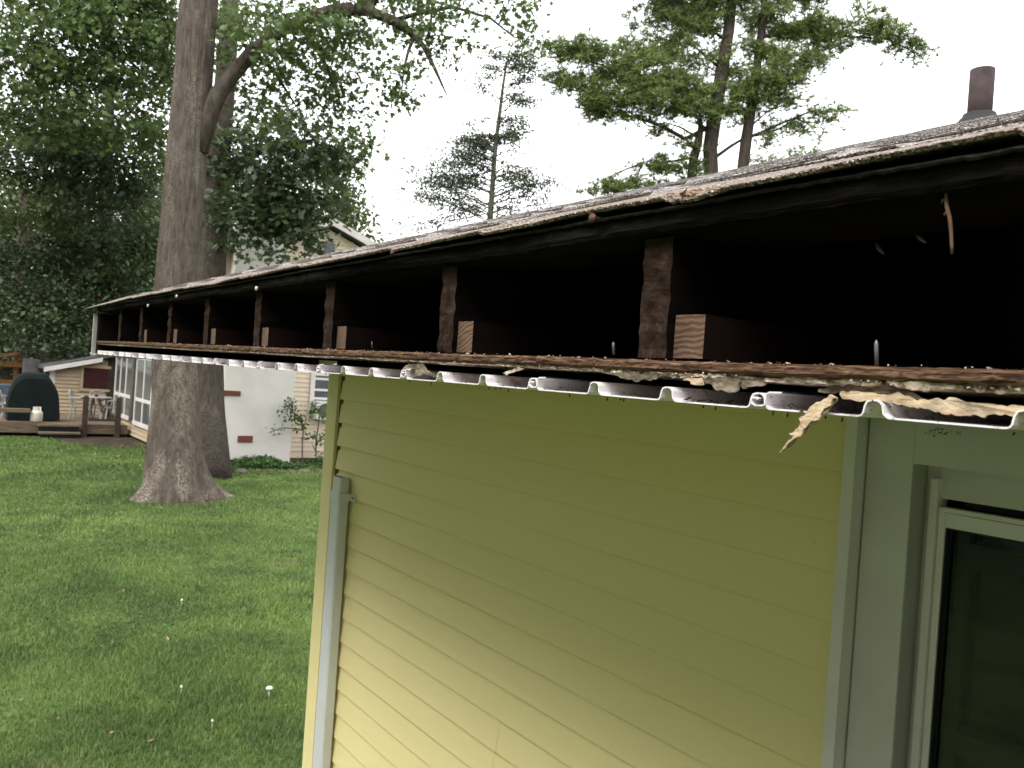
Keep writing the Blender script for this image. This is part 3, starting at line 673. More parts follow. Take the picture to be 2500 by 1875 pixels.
# ---- loose things on the eave
pts = [(2053,358),(2050,372),(2046,382),(2047,400),(2044,425),(2046,445),(2052,470),(2055,500),(2056,530),(2056,549)]
tw = MB(); tw.tube([onx(a+.6*math.sin(b), b, .585) for a, b in pts], [.0009,.0014,.0013,.0012,.0014,.0015,.0014,.0013,.0012,.0009], 7, .15)
tw.tube([onx(2045,430,.585), onx(2037,432,.585), onx(2033,440,.586)], [.0008,.0012,.0005], 5); tw.tube([onx(2046,455,.585), onx(2040,465,.585)], [.0006,.001], 5)
o = tw.build('twig', M['twig'], None, True); tag(o, 'thin dry brown twig hanging down from the roof edge into the dark eave', 'twig')
# clump of dry needles and leaves on the shingle edge
nl = MB()
for i in range(46):
    px = random.uniform(1468, 1600); py = 424-(px-1468)*.155+random.uniform(-4, 5)
    a = onx(px, py, .585+random.uniform(0, .05)); L = random.uniform(.008, .03); t = random.uniform(-.35, .35)
    b = a+np.array([L*math.sin(t)*.5, L*math.cos(t), L*.06+random.uniform(-.002,.002)]); nl.tube([a, (a+b)/2+np.array([0,0,.0015]), b], [.0004,.0007,.0003], 4)
for i in range(12):
    a = onx(random.uniform(1468,1500), random.uniform(418,432), .565); s_ = random.uniform(.003,.006)
    nl.add([a+rng.normal(0,s_*.6,3) for _ in range(4)], [(0,1,2),(0,2,3)])
tag(nl.build('dry_needles', M['dry']), 'clump of dry orange-brown pine needles on the curled shingle edge', 'debris', kind='stuff')
# crumbs on the board and in the vinyl channels
cr = MB(); crw = MB()
def crumb(mb, p, s_):
    vs = [np.array(p)+rng.normal(0, s_*.55, 3)*np.array([1,1,.6]) for _ in range(5)]
    mb.add(vs, [(0,1,2),(0,2,3),(0,3,1),(4,2,1),(4,3,2),(4,1,3)])
for i in range(900):
    y = random.uniform(.1, 3.3)**1.0; x = .572+random.expovariate(30); z = bz(y)+.0008
    crumb(cr if random.random() < .8 else crw, (min(x,.9), y, z), random.uniform(.0006, .0022))
for i in range(420):
    kk = random.randint(0, 30); y = .2440+kk*.1035-.1035+random.choice((.012,.03,.045,.06))*random.uniform(.5,1.3)
    crumb(cr, (.573+random.expovariate(70), y, H-.0088-(.0035*max(0,min(1,(y-1.1)/.6)))), random.uniform(.0007, .0024))
for i in range(26):          # twig bits in the channels
    y = .2440+random.choice((-.1,1,3,3.1,2))*.1035-random.uniform(.03,.08); a = np.array([.575+random.uniform(0,.02), y, H-.0075]); t = random.uniform(0,6.3); L = random.uniform(.004,.010)
    cr.tube([a, a+np.array([math.cos(t)*L, math.sin(t)*L, .001+random.uniform(0,.003)])], .0006, 4)
for i in range(22):          # specks of web and dirt hanging under the soffit
    y = random.uniform(.22, 1.4); a = np.array([.574, y, H-.0112]); cr.tube([a, a+np.array([.001, .001, -random.uniform(.001,.004)])], [.0005,.0008], 4)
a = onx(2035, 934, .60)
for i in range(26): crumb(cr, a+rng.normal(0,1,3)*np.array([.004,.007,.0012]), .0014)
for i in range(420):
    y = .12+random.random()**1.5*2.2
    if nz(y*11, 31) > -.05: crumb(crw, (.5695+random.uniform(0, .004), y, bz(y)-.0100-random.uniform(0, .003)), random.uniform(.0009, .0026))
for i in range(110):
    y = .15+random.random()**1.6*2.6; crumb(crw, (.571+random.expovariate(160), y, bz(y)+.001), random.uniform(.0008, .0026))
tag(cr.build('dark_debris', M['dirt']), 'dark crumbs of rot and twig bits lying on the opened eave', 'debris', kind='stuff')
tag(crw.build('pale_debris', M['flake']), 'pale paint flakes and wood crumbs scattered along the eave board', 'debris', kind='stuff')
for px, py, s_ in ((1590,781,.005),(1545,779,.003),(1720,866,.004)):
    pass

# ================================================================== TREES
def orient(n, up_bias=.6, amt=1.0):
    """random leaf frames: normal biased upward"""
    nrm = rng.normal(0, 1, (n, 3))*amt; nrm[:, 2] = np.abs(nrm[:, 2])+up_bias; nrm /= np.linalg.norm(nrm, axis=1)[:, None]
    t = rng.normal(0, 1, (n, 3)); t[:, 2] -= .5; t -= nrm*np.sum(t*nrm, 1)[:, None]; t /= np.linalg.norm(t, axis=1)[:, None]
    return t, np.cross(nrm, t), nrm
LEAF = np.array([(0,0),(.16,.30),(.50,.26),(.36,.52),(.50,.80),(.20,.70),(0,1.05),(-.20,.70),(-.50,.80),(-.36,.52),(-.50,.26),(-.16,.30)])
LEAF5 = np.array([(0,0),(.34,.35),(.22,.80),(0,1.05),(-.22,.80),(-.34,.35)])
LEAF4 = np.array([(0,0),(.36,.5),(0,1.0),(-.36,.5)])
def leaves(name, P, size, mat, parent, tpl, up=.6, fold=.12):
    n = len(P); T, B, Nn = orient(n, up); s_ = size*rng.uniform(.5, 1.35, n)
    k = len(tpl)
    V = P[:, None, :] + s_[:, None, None]*(tpl[None, :, 0:1]*B[:, None, :]+tpl[None, :, 1:2]*T[:, None, :]+fold*(tpl[None, :, 0:1]**2)*2*Nn[:, None, :]-(.18*tpl[None, :, 1:2]**2)*np.array([0,0,1.]))
    F = np.arange(n*k).reshape(n, k)
    return npmesh(name, V.reshape(-1, 3), F, mat, parent)
def blob_points(blobs, dens, spray=.30, per=26, flat=.35):
    """blobs: (px, py, depth, rx_px, ry_px[, density factor]); leaf positions in flattened sprays"""
    out = []; cents = []
    for b in blobs:
        px, py, dp, rx, ry = b[:5]; q = b[5] if len(b) > 5 else 1
        c = W(px, py, dp); mx = rx*K/2023*dp; my = ry*K/2023*dp; mz = min(1.6, (mx+my)/2)
        n = max(3, int(dens*q*mx*my*3.14))
        th = rng.uniform(0, 2*np.pi, n); r = np.sqrt(rng.uniform(0, 1, n))*rng.uniform(.85, 1.15, n); dz = rng.normal(0, .6, n)*np.sqrt(np.clip(1-r**2, 0.04, 1))
        C = c+np.outer(np.cos(th)*r*mx, CR)+np.outer(np.sin(th)*r*my, CU)+np.outer(dz*mz, CF)
        cents.append(C)
        k = rng.integers(per//2, per*3//2, n); idx = np.repeat(np.arange(n), k)
        o = rng.normal(0, 1, (len(idx), 3))*spray*np.array([1,1,flat])
        o[:, 2] -= .25*np.linalg.norm(o[:, :2], axis=1)
        out.append(C[idx]+o)
    return np.concatenate(out), np.concatenate(cents)
def limb(mb, pts, rads, n=9, jit=.06): mb.tube(pts, rads, n, jit)
def px_limb(mb, pts, depth, rads, n=9, jit=.05):
    P = [W(p[0], p[1], p[2] if len(p) > 2 else depth) for p in pts]; mb.tube(P, rads, n, jit); return P
def twigs(mb, cents, roots, r=.02, frac=.5, sag=.15):
    roots = np.array(roots)
    for c in cents:
        if random.random() > frac: continue
        d = np.linalg.norm(roots-c, axis=1); a = roots[int(np.argmin(d))]
        m = (a+c)/2+np.array([0,0,sag*min(1, np.linalg.norm(a-c))])
        mb.tube([a, m, c], [r, r*.6, r*.2], 5, cap=False)
def dens_path(P, k=6):
    out = []
    for a, b in zip(P, P[1:]):
        for i in range(k): out.append(a+(b-a)*i/k)
    return out+[P[-1]]

# ---- the big trunk in the lawn
TD = 15.1
tb = onz(380, 1083)                            # base on the lawn
def big_tree():
    root = empty('oak_tree', (tb[0], tb[1], 0), 'huge grey-brown oak with flared roots, foremost in the lawn, its limb forking right', 'tree')
    c0 = np.array([tb[0]+.06, tb[1]+.35, 0])
    top = W(432, -10, TD); mid = W(385, 600, TD)
    levels = []
    n = 200; vs = []; fs = []; m = 330
    H0 = 13.0
    def axis(z):
        t = z
        lower = c0+np.array([0, 0, z])
        a = W(378, 640, TD); b = W(431, 0, TD); 
        pa = np.array([a[0], a[1]]); pb = np.array([b[0], b[1]])
        if z < a[2]:
            u = (z/a[2]); xy = c0[:2]*(1-u)+pa*u
        else:
            u = (z-a[2])/(b[2]-a[2]); xy = pa*(1-u)+pb*u
        return xy
    for j in range(m+1):
        z = -.15+ (H0+.15)*(j/m)**1.35
        zz = max(z, 0)
        r = .35-.004*max(0, zz-2)
        fl = .40*math.exp(-zz/.80)
        xy = axis(zz)
        for k in range(n):
            a = 2*math.pi*k/n
            ridge = max(0, math.cos(a*3.0+.9+.6*math.sin(a*2)))**1.3+.8*max(0, math.cos(a*7+1.1))**2*math.exp(-zz/.35)-.25
            q = r+fl*(.58+.55*ridge*math.exp(-zz/.9))+.09*math.exp(-zz/.16)*ridge
            cq, sq = math.cos(a), math.sin(a); q += .016*abs(nz(cq*11, sq*11, zz*1.1))+.010*abs(nz(cq*24, sq*24, zz*2.4))+.02*nz(cq*2.2, sq*2.2, zz*2)*math.exp(-zz/1.5)+.015*nz(math.cos(a)*3, math.sin(a)*3, zz*.9)+.012*nz(a*9, zz*.9, 5)
            q *= 1+.035*math.cos(2*a+zz*.3)
            vs.append((xy[0]+q*math.cos(a), xy[1]+q*math.sin(a), z))
    for j in range(m):
        for k in range(n):
            k2 = (k+1) % n; fs.append((j*n+k, j*n+k2, (j+1)*n+k2, (j+1)*n+k))
    mb = MB(); mb.add(vs, fs); mb.build('trunk', M['bark'], root, True)
    # great limb to the right
    lb = MB(); P1 = px_limb(lb, [(440,330),(452,255),(470,205),(500,165),(545,112),(600,70),(660,38),(730,18),(800,25),(850,45),(890,72)], TD-.1, [.08,.15,.15,.13,.12,.11,.10,.095,.095,.09,.07], 14, .03)
    P2 = px_limb(lb, [(890,72),(915,100),(940,150),(965,205)], TD-.1, [.07,.05,.035,.012], 8)
    P3 = px_limb(lb, [(885,72),(930,60),(935,-10)], TD-.1, [.05,.03,.03], 7)
    P4 = px_limb(lb, [(895,78),(882,110),(872,150),(868,200)], TD-.1, [.04,.03,.02,.008], 7)
    P5 = px_limb(lb, [(850,45),(900,30),(980,15),(1060,40),(1110,80),(1150,86)], TD+.2, [.05,.04,.03,.025,.015,.008], 7)
    P6 = px_limb(lb, [(790,22),(820,-20)], TD, [.10,.09], 9)
    P7 = px_limb(lb, [(640,45),(690,110),(720,180),(745,250)], TD+.3, [.07,.05,.03,.01], 7)
    P8 = px_limb(lb, [(545,112),(590,150),(640,230)], TD+.5, [.06,.04,.015], 7)
    lb.build('limb', M['bark2'], root, True)
    blobs = [(560,110,TD+.4,110,95,.8),(680,50,TD+.2,100,60),(620,220,TD+.8,110,85,.75),(700,160,TD+.5,70,80,.9),(520,20,TD+.8,90,60,.8),(760,110,TD,45,90,.7),(765,240,TD+.2,32,60,.6),(480,60,TD+1.4,50,100,.6),
             (745,170,TD,45,70,.8),(850,165,TD-.1,55,48,1.2),(835,200,TD,40,25,.8),(880,60,TD-.1,62,38,.95),(920,120,TD-.1,38,50,.35),(985,25,TD,64,34,1.0),(950,60,TD,40,30,.6),(1060,40,TD+.2,40,42,.55),(1130,20,TD+.2,52,30,.55),(1150,62,TD+.2,28,28,.7),(1115,95,TD+.3,45,15,.5),(985,92,TD,22,16,.4),
             (800,60,TD-.3,45,50,.6),(620,85,TD-.7,50,34,1.9),(680,50,TD-.7,56,30,1.9),(590,120,TD-.6,34,26,1.3),(560,60,TD-.5,40,40,.8),(700,-20,TD,200,40,.7),(1000,-20,TD,180,30,.8),(860,-15,TD,100,30,.6),(790,290,TD+.2,14,35,.5)]
    P, C = blob_points(blobs, 17, .20, 26)
    leaves('foliage', P, .105, M['leaf_light'], root, LEAF)
    tw_ = MB(); twigs(tw_, C, dens_path(P1[3:])+dens_path(P2)+dens_path(P4)+dens_path(P5)+dens_path(P7)+dens_path(P8), .014, .35); tw_.build('branches', M['bark2'], root)
big_tree()

def tree(name, label, trunk, tdepth, trads, tmat, blobs, dens, lsize, lmat, tpl=LEAF5, spray=.3, per=26, limbs=(), group=None, twfrac=.3, twr=.02, up=.6, flat=.35):
    base = onz(trunk[0][0], trunk[0][1]) if trunk[0][2] is None else np.array([*W(trunk[0][0], trunk[0][1], trunk[0][2])[:2], 0])
    root = empty(name, (base[0], base[1], 0), label, 'tree', group)
    mb = MB(); P = [base-np.array([0,0,.1])]+[W(p[0], p[1], tdepth) for p in trunk[1:]]
    mb.tube(P, trads, 18, .02)
    o = mb.build('trunk', M[tmat], root, True)
    roots = dens_path(P[1:], 8)
    if limbs:
        lb = MB()
        for pts, rs in limbs: roots += dens_path(px_limb(lb, pts, tdepth, rs, 8))
        lb.build('limb', M[tmat], root, True)
    Q, C = blob_points(blobs, dens, spray, per, flat)
    leaves('foliage', Q, lsize, M[lmat], root, tpl, up)
    tw_ = MB(); twigs(tw_, C, roots, twr, twfrac); tw_.build('branches', M[tmat], root)
    return root

# second trunk just behind
tree('maple_tree', 'darker trunk half hidden right behind the huge oak, dark leaves over the chimney',
     [(450,1035,None),(450,900),(450,700),(458,560),(468,380),(480,250),(492,100),(500,-30)], 18.6, [.48,.37,.34,.31,.27,.24,.21,.16], 'bark3',
     [(560,330,18.2,105,75),(650,400,18,95,85),(560,440,18.2,75,70,.9),(690,300,18.4,80,70,.8),(640,485,17.6,42,42,1.1),(600,552,17.5,42,24,1.0),(686,515,17.6,12,30,.8),(730,350,18.2,42,50),(500,470,18,36,70,.8),(500,330,19,50,90),(600,480,18,50,40,1.3),(545,450,18,50,50,1.2),(650,455,18,46,32,1.4),(560,230,19.5,60,50,.6),(535,500,18,40,30,.8)],
     17, 0.145, 'leaf_dark', LEAF, .26, 26, [([(470,380),(540,330),(620,310),(700,300)], [.16,.11,.07,.02]), ([(460,520),(520,450),(600,420),(680,420)], [.13,.09,.06,.02]), ([(600,420),(650,480),(690,530)],[.05,.03,.01])])
# leafy trees on the left
tree('maple_tree', 'bright green leafy tree at the upper left, its crown filling the corner of the picture',
     [(215,880,31),(215,760),(225,500),(235,300),(240,100),(240,-40)], 30.5, [.28,.24,.22,.18,.13,.08], 'bark2',
     [(250,90,24,150,100),(110,60,23.5,140,95),(50,190,23.5,120,110),(210,220,24,140,95),(335,150,25,60,110,.9),(300,40,24,90,70),(340,290,25,50,80,.7),(120,-20,24,220,60),(330,-20,24,200,40),(420,60,26.5,70,110,.55)],
     13, 0.155, 'leaf_light', LEAF, .28, 26, [([(230,300),(300,220),(360,170)],[.08,.05,.02]),([(235,260),(140,180),(40,120)],[.09,.06,.02])])
tree('leafy_tree', 'dark blue-green leafy tree left of the oak at mid height of the trunk',
     [(150,870,33),(150,760),(160,500),(170,350),(175,200)], 32.5, [.3,.26,.22,.16,.08], 'bark2',
     [(200,350,27,140,95),(300,320,27,55,90,.9),(110,300,27.5,110,90),(250,450,27.5,90,80,.9),(150,250,27.5,110,70)],
     12, 0.17, 'leaf_dark', LEAF5, .32, 26)
tree('leafy_tree', 'olive green tree at the left edge with thin bare boughs reaching over it',
     [(45,870,35.5),(45,760),(45,560),(50,420),(40,300)], 35, [.3,.26,.22,.14,.07], 'bark2',
     [(40,330,28,100,70,.8),(60,430,28.5,110,70,.9),(140,440,29,80,60,.8),(300,420,30,70,60,.5),(320,500,31,60,50,.7)],
     11, 0.17, 'leaf_olive', LEAF5, .32, 24, [([(-30,330,26),(40,318,26),(120,312,26),(170,300,26)],[.03,.022,.016,.008]),([(-20,362,26),(60,370,26),(120,375,26)],[.03,.02,.008])])
tree('conifer_tree', 'dark conifer with drooping boughs low at the left edge behind the deck',
     [(90,880,36),(90,700),(92,540),(95,430)], 36, [.25,.22,.14,.05], 'bark2',
     [(60,500,30,120,55),(50,590,29.5,120,65),(120,660,29.1,110,60,1.1),(40,700,29.5,110,70),(150,730,29,60,42)],
     12, 0.15, 'leaf_dark', LEAF4, .38, 34, flat=.22)
tree('leafy_tree', 'shadowy green tree directly left of the oak trunk above the roof tip',
     [(270,860,34),(270,700),(275,560),(280,420)], 33, [.3,.25,.18,.06], 'bark2',
     [(250,540,30,100,80),(300,620,30,70,60),(210,650,31,110,60),(330,500,31,50,80),(170,560,31,90,80)],
     11, 0.18, 'leaf_far', LEAF5, .4, 26)
tree('leafy_tree', 'sunlit yellow-green tree rising right behind the gabled house',
     [(740,800,33),(740,640),(742,500),(740,420)], 33, [.3,.25,.16,.06], 'bark2',
     [(740,395,31,46,58),(762,440,31,36,40),(790,495,31,30,28,.9),(720,460,31,60,50),(700,350,32,50,50,.8),(650,540,32,60,40)],
     13, 0.17, 'leaf_olive', LEAF5, .34, 26)
# farther row closing the view
far_specs = [(-120,300,46,'pale leafy tree in the far row, leftmost beyond the deck'),(20,420,44,'tree of the far row behind the drooping conifer'),(150,380,45,'tree of the far row seen through the bright maple crown'),(270,460,43,'tree of the far row behind the shed roof'),
             (390,380,44,'tree of the far row hidden behind the oak trunk'),(500,470,43,'tree of the far row behind the stuccoed chimney'),(600,420,44,'tree of the far row behind the gabled house, farthest right')]
for i, (px, py, dp, lab) in enumerate(far_specs):
    tree('leafy_tree', lab, [(px,870,dp),(px,700),(px+4,560),(px+8,py)], dp, [.4,.35,.25,.08], 'bark2',
         [(px,py+20,dp-1,85,70,.55 if i in (2,4,6) else .8),(px-30,py+120,dp-2,85,80),(px+35,py+190,dp-2,80,80),(px-10,py+280,dp-2.5,100,90),(px,py+360,dp-2.5,100,70)],
         8, .28, 'leaf_far', LEAF5, .6, 26, group='far row of trees', twfrac=.1)

# ---- white pines at the right
def tufts(P, L, k, w, up=.4):
    n = len(P); idx = np.repeat(np.arange(n), k); d = rng.normal(0, 1, (n*k, 3)); d[:, 2] = d[:, 2]*.7+up; d /= np.linalg.norm(d, axis=1)[:, None]
    s_ = np.cross(d, rng.normal(0, 1, (n*k, 3))); s_ /= np.linalg.norm(s_, axis=1)[:, None]
    l = L*rng.uniform(.6, 1.2, n*k)[:, None]; p = P[idx]
    V = np.stack([p-s_*w, p+s_*w, p+d*l+s_*w*.3, p+d*l-s_*w*.3], 1).reshape(-1, 3)
    return V, np.arange(n*k*4).reshape(-1, 4)
def pine(label, base, trunk, tr, limbs, blobs, dens=24, depth=22, L=.17, w=.011, k=13, lm='needle'):
    b = W(*base, depth); root = empty('pine_tree', (b[0], b[1], 0), label, 'tree', 'white pines beyond the roof')
    P = [np.array([b[0], b[1], -.1])]+[W(px, py, depth) for px, py in trunk]
    mb = MB(); mb.tube(P, tr, 14, .03); mb.build('trunk', M['barkpine'], root, True)
    roots = dens_path(P[1:], 8); lb = MB()
    for pts, r in limbs: roots += dens_path(px_limb(lb, pts, depth, [r*(1-.8*i/(len(pts)-1)) for i in range(len(pts))], 7, .08), 5)
    if limbs: lb.build('limb', M['barkpine'], root, True)
    Q, C = blob_points(blobs, dens, .19, 15, .38)
    V, F = tufts(Q, L, k, w); npmesh('needles', V, F, M[lm], root)
    tw_ = MB(); twigs(tw_, C, roots, .016, .4, .05); tw_.build('branches', M['barkpine'], root)
pine('tallest white pine, its dark trunk rising between two thinner ones', (1536,700),
     [(1536,380),(1534,320),(1545,240),(1560,150),(1575,60),(1582,-30)], [.3,.20,.19,.19,.17,.15,.13],
     [([(1540,270),(1480,300),(1430,272),(1380,255),(1300,240),(1240,232)], .07), ([(1548,220),(1460,190),(1380,165),(1300,140),(1190,110)], .06), ([(1572,90),(1530,60),(1480,30)], .05),
      ([(1538,345),(1580,315),(1605,300),(1680,280),(1740,245),(1790,240)], .05), ([(1560,150),(1500,100),(1420,80)], .045), ([(1540,330),(1560,300),(1568,280)], .02)],
     [(1215,92,22,48,16,.9),(1255,110,21.8,60,24),(1320,135,21.8,70,32),(1185,160,22,30,15,.8),(1250,170,22,62,22,.9),(1330,200,21.6,80,36,1.1),(1400,150,21.6,70,42,1.1),(1440,200,21.4,70,42,1.2),(1300,232,21.8,60,16,.9),(1380,245,21.8,48,14,.7),
      (1510,230,21.6,42,28,1.1),(1500,185,21.8,50,24,.9),(1420,278,22,22,15,.8),(1455,60,22.2,60,36,.55),(1400,35,22.4,30,30,.45),(1430,95,22.2,50,22,.9),(1510,30,22,66,36,.9),(1530,100,22.2,40,34,.6),(1560,10,22.2,60,30,.8),(1490,130,22,50,30,.7),(1440,-30,22,90,34,.9),(1560,-40,22,90,34,1),(1360,100,22.2,36,14,.6)])
pine('white pine with the forked right trunk and a long arm of needles reaching right', (1604,700),
     [(1604,365),(1612,300),(1622,240),(1632,170),(1640,100),(1650,40),(1652,-30)], [.24,.155,.15,.13,.12,.11,.10,.09],
     [([(1640,80),(1700,72),(1780,75),(1850,80),(1920,85),(1990,120)], .06), ([(1800,75),(1860,40),(1910,5)], .03), ([(1622,225),(1690,180),(1760,120)], .05), ([(1610,300),(1680,270),(1750,240),(1800,262)], .04), ([(1612,280),(1660,240),(1700,225)], .03), ([(1650,50),(1630,10)], .04)],
     [(1700,40,22,80,34,1.0),(1640,20,22.2,50,30,.8),(1770,65,22,50,30,.9),(1850,62,22,60,22,1.0),(1910,55,22,36,16,.8),(1930,90,22,40,18,.9),(1972,115,22,26,18,.9),(1870,18,22,60,9,.5),(1800,95,22,40,20,.8),
      (1700,110,21.8,66,22,.95),(1750,135,21.8,48,18,.7),(1690,160,21.7,60,24,1.2),(1640,190,21.7,56,32,1.1),(1700,205,21.8,40,20,.9),(1600,215,21.8,42,26,1.0),(1640,110,22,40,30,.6),(1590,160,22,36,30,.7),(1680,-30,22,90,36,1),(1790,-20,22,60,24,.7),
      (1780,250,22,40,20,.7),(1740,270,22,50,22,.5),(1670,285,22.2,50,26,.35),(1720,320,22,50,16,.4),(1655,338,22,26,15,.7),(1620,260,22,24,20,.6)])
pine('shorter white pine with the leftmost, broken-stubbed trunk', (1492,700),
     [(1494,385),(1498,345),(1508,310),(1514,275),(1512,255)], [.22,.13,.12,.11,.08,.05],
     [([(1512,300),(1470,275),(1430,262)], .04), ([(1500,340),(1440,350),(1390,350)], .04), ([(1503,320),(1492,312),(1486,308)], .05), ([(1530,285),(1500,250),(1440,232)], .03)],
     [(1450,350,22,50,16,1.2),(1395,345,22,34,12,.8),(1490,365,22,30,14,.8),(1350,398,22,60,16,1.3),(1290,405,22,38,9,.8),(1420,400,22,36,12,1.2),(1480,310,22,20,12,.3)])

# ---- thin sapling-like conifer in the middle
def thin_conifer():
    D = 20; b = W(1058, 700, D); root = empty('hemlock_tree', (b[0], b[1], 0), 'thin sparse hemlock standing alone against the white sky', 'tree')
    path = [(1058,480),(1062,430),(1066,370),(1072,300),(1080,240),(1086,190),(1092,150),(1100,112),(1108,90)]
    P = [np.array([b[0], b[1], -.1])]+[W(x, y, D) for x, y in path]
    mb = MB(); mb.tube(P, [.13,.075,.068,.06,.052,.044,.036,.028,.018,.008], 10, .05); mb.build('trunk', M['barkpale'], root, True)
    lb = MB(); pts = []; sz = []
    def br(x0, y0, x1, y1, r, fol, wid):
        n = 7; Q = []; dz = random.uniform(-.6, .6)
        for i in range(n):
            t = i/(n-1); x = x0+(x1-x0)*t; y = y0+(y1-y0)*t+10*math.sin(t*3.1)*(-1 if y1 < y0 else .6); Q.append(W(x, y, D+dz*t))
        lb.tube(Q, [r*(1-.85*i/(n-1)) for i in range(n)], 5, .1)
        L = np.linalg.norm(Q[-1]-Q[0])
        for j in range(int(fol*L*13)):
            t = random.uniform(.12, 1.05)**.8; i = min(n-2, int(t*(n-1))); f = t*(n-1)-i; c = Q[i]+(Q[i+1]-Q[i])*f
            off = rng.normal(0, 1, 3)*np.array([wid, wid, wid*.55])*(.35+.75*t); c2 = c+off; c2[2] -= abs(off[0])*.25
            if random.random() < .3: lb.tube([c, (c+c2)/2, c2], [.006,.004,.002], 4, cap=False)
            pts.append(c2)
    for i in range(64):          # lower wide sprays
        t = random.random(); y0 = 300+t*185; x0 = 1074-(y0-300)*.09; s_ = random.choice((-1, 1, -1))
        L = (70+150*t)*random.uniform(.55, 1.08) if s_ < 0 else (55+125*t)*random.uniform(.5, 1.08)
        br(x0, y0, x0+s_*L, y0-L*random.uniform(.05,.42)*(1 if random.random() < .85 else -.6), .016, 1.75, .17)
    for i in range(40):          # denser top
        t = random.random(); y0 = 95+t*215; x0 = 1106-(y0-95)*.15; s_ = random.choice((-1, 1)); L = (30+46*math.sin(min(1, t*1.3)*2.4))*random.uniform(.5, 1.15)
        br(x0, y0, x0+s_*L, y0-L*random.uniform(-.3,.5), .013, 1.9, .13)
    lb.build('limb', M['barkpale'], root)
    P_ = np.array(pts); idx = np.repeat(np.arange(len(P_)), 7); Q = P_[idx]+rng.normal(0, 1, (len(idx), 3))*np.array([.085,.085,.022]); 
    leaves('foliage', Q, .060, M['needle_dark'], root, LEAF4, .5)
thin_conifer()

# ---- unseen trees added on the camera's side to darken the open eave and upper wall
def shade_tree(x, y, h, r, i):
    root = empty('leafy_tree', (x, y, 0), '', 'tree'); 
    mb = MB(); mb.tube([(x, y, -.1), (x+.1, y, h*.35), (x, y+.2, h*.8)], [.32, .26, .08], 12); mb.build('trunk', M['bark2'], root, True)
    n = 900; u = rng.normal(0, 1, (n, 3)); u /= np.linalg.norm(u, axis=1)[:, None]; u *= rng.uniform(.35, 1, (n, 1))**.5
    C = np.array([x, y, h*.5])+u*np.array([r, r, h*.5]); idx = np.repeat(np.arange(n), 12)
    Q = C[idx]+rng.normal(0, .45, (len(idx), 3)); leaves('foliage', Q, .34, M['leaf_far'], root, LEAF4); return root
BT = [(-13,-8,12,5.4),(-14,0,13,5.6),(-14,8.5,12,5.4),(-14,17,13,5.4),(-13,26,12,5),(-6,-14,12,5.6),(3,-15,12,5.6),(-5,38,12,5)]
BL = ['leafy tree behind the camera, nearest to the house corner','tall leafy tree straight across the lawn from the doorway','leafy tree across the lawn from the downspout','broad leafy tree on the left boundary, level with the oak',
      'leafy tree on the left boundary, level with the deck','leafy tree behind the camera on the lawn side','leafy tree behind the camera on the house side','leafy tree at the far left boundary beyond the deck']
for i, ((x, y, h, r), lab) in enumerate(zip(BT, BL)):
    o = shade_tree(x, y, h, r, i); o['label'] = lab; o['group'] = 'trees round the camera side of the yard'

# ================================================================== THE NEIGHBOURING HOUSE
NX = 5.3; NY = 20.45
nb = empty('neighbour_house', (NX, NY, 0), 'beige sided house beyond the lawn with a white stucco chimney and a gable', 'house')
pk = ony(712, 486, NY); sl = .36; XR = 2*pk[0]-NX
w = MB(); bz0 = ony(660, 990, NY)[2]
ez = pk[2]-sl*(pk[0]-NX)
def gz(x): return pk[2]-sl*abs(x-pk[0])-.10
yb = float(onx(249, 850, NX)[1])
# gable face siding in courses, clipped by the rake
exn = .118
k = 0; z = .28
while z < pk[2]-.12:
    zt = min(z+exn, pk[2]-.1); half = (pk[2]-.1-zt)/sl; x0 = max(NX, pk[0]-half); x1 = min(XR, pk[0]+half)
    if x1 > x0: w.add([(x0,NY-.030,z),(x1,NY-.030,z),(x1,NY-.002,zt),(x0,NY-.002,zt),(x0,NY,z),(x1,NY,z)], [(0,1,2,3),(4,5,1,0),(0,3,4),(1,5,2)])
    z += exn
w.build('siding', M['beige_siding'], nb)
w = MB(); YM = NY+1.0; w.prism([(NX+.01,.1),(XR-.01,.1),(XR-.01,ez-.12),(pk[0],pk[2]-.12),(NX+.01,ez-.12)], 1, NY+.001, YM); w.build('wall_core', M['beige_siding'], nb)
w = MB(); w.prism([(NX+.01,.1),(XR-1,.1),(XR-1,3.3),(NX+.01,2.75)], 1, YM+.001, yb); w.build('wall_core', M['tan_siding'], nb)
w = MB(); w.prism([(NX-.3,2.68),(XR-1,3.4),(XR-1,3.5),(NX-.3,2.80)], 1, YM+.002, yb+.3); w.build('wing_roof', M['roofgrey'], nb)
w = MB(); z = .08
while z < ez-.05:
    zt = min(z+exn, ez-.03); ye = yb if z < 2.6 else YM; w.add([(NX-.030,NY,z),(NX-.030,ye,z),(NX-.002,ye,zt),(NX-.002,NY,zt),(NX,NY,z),(NX,ye,z)], [(0,3,2,1),(4,0,1,5)]); z += exn
w.build('siding', M['tan_siding'], nb)
w = MB(); w.prism([(NX-.35,ez-.18),(pk[0],pk[2]-.06),(XR+.35,ez-.18),(XR+.35,ez-.02),(pk[0],pk[2]+.10),(NX-.35,ez-.02)], 1, NY-.24, YM+.2); w.build('roof', M['roofgrey'], nb)
w = MB(); fh = .15
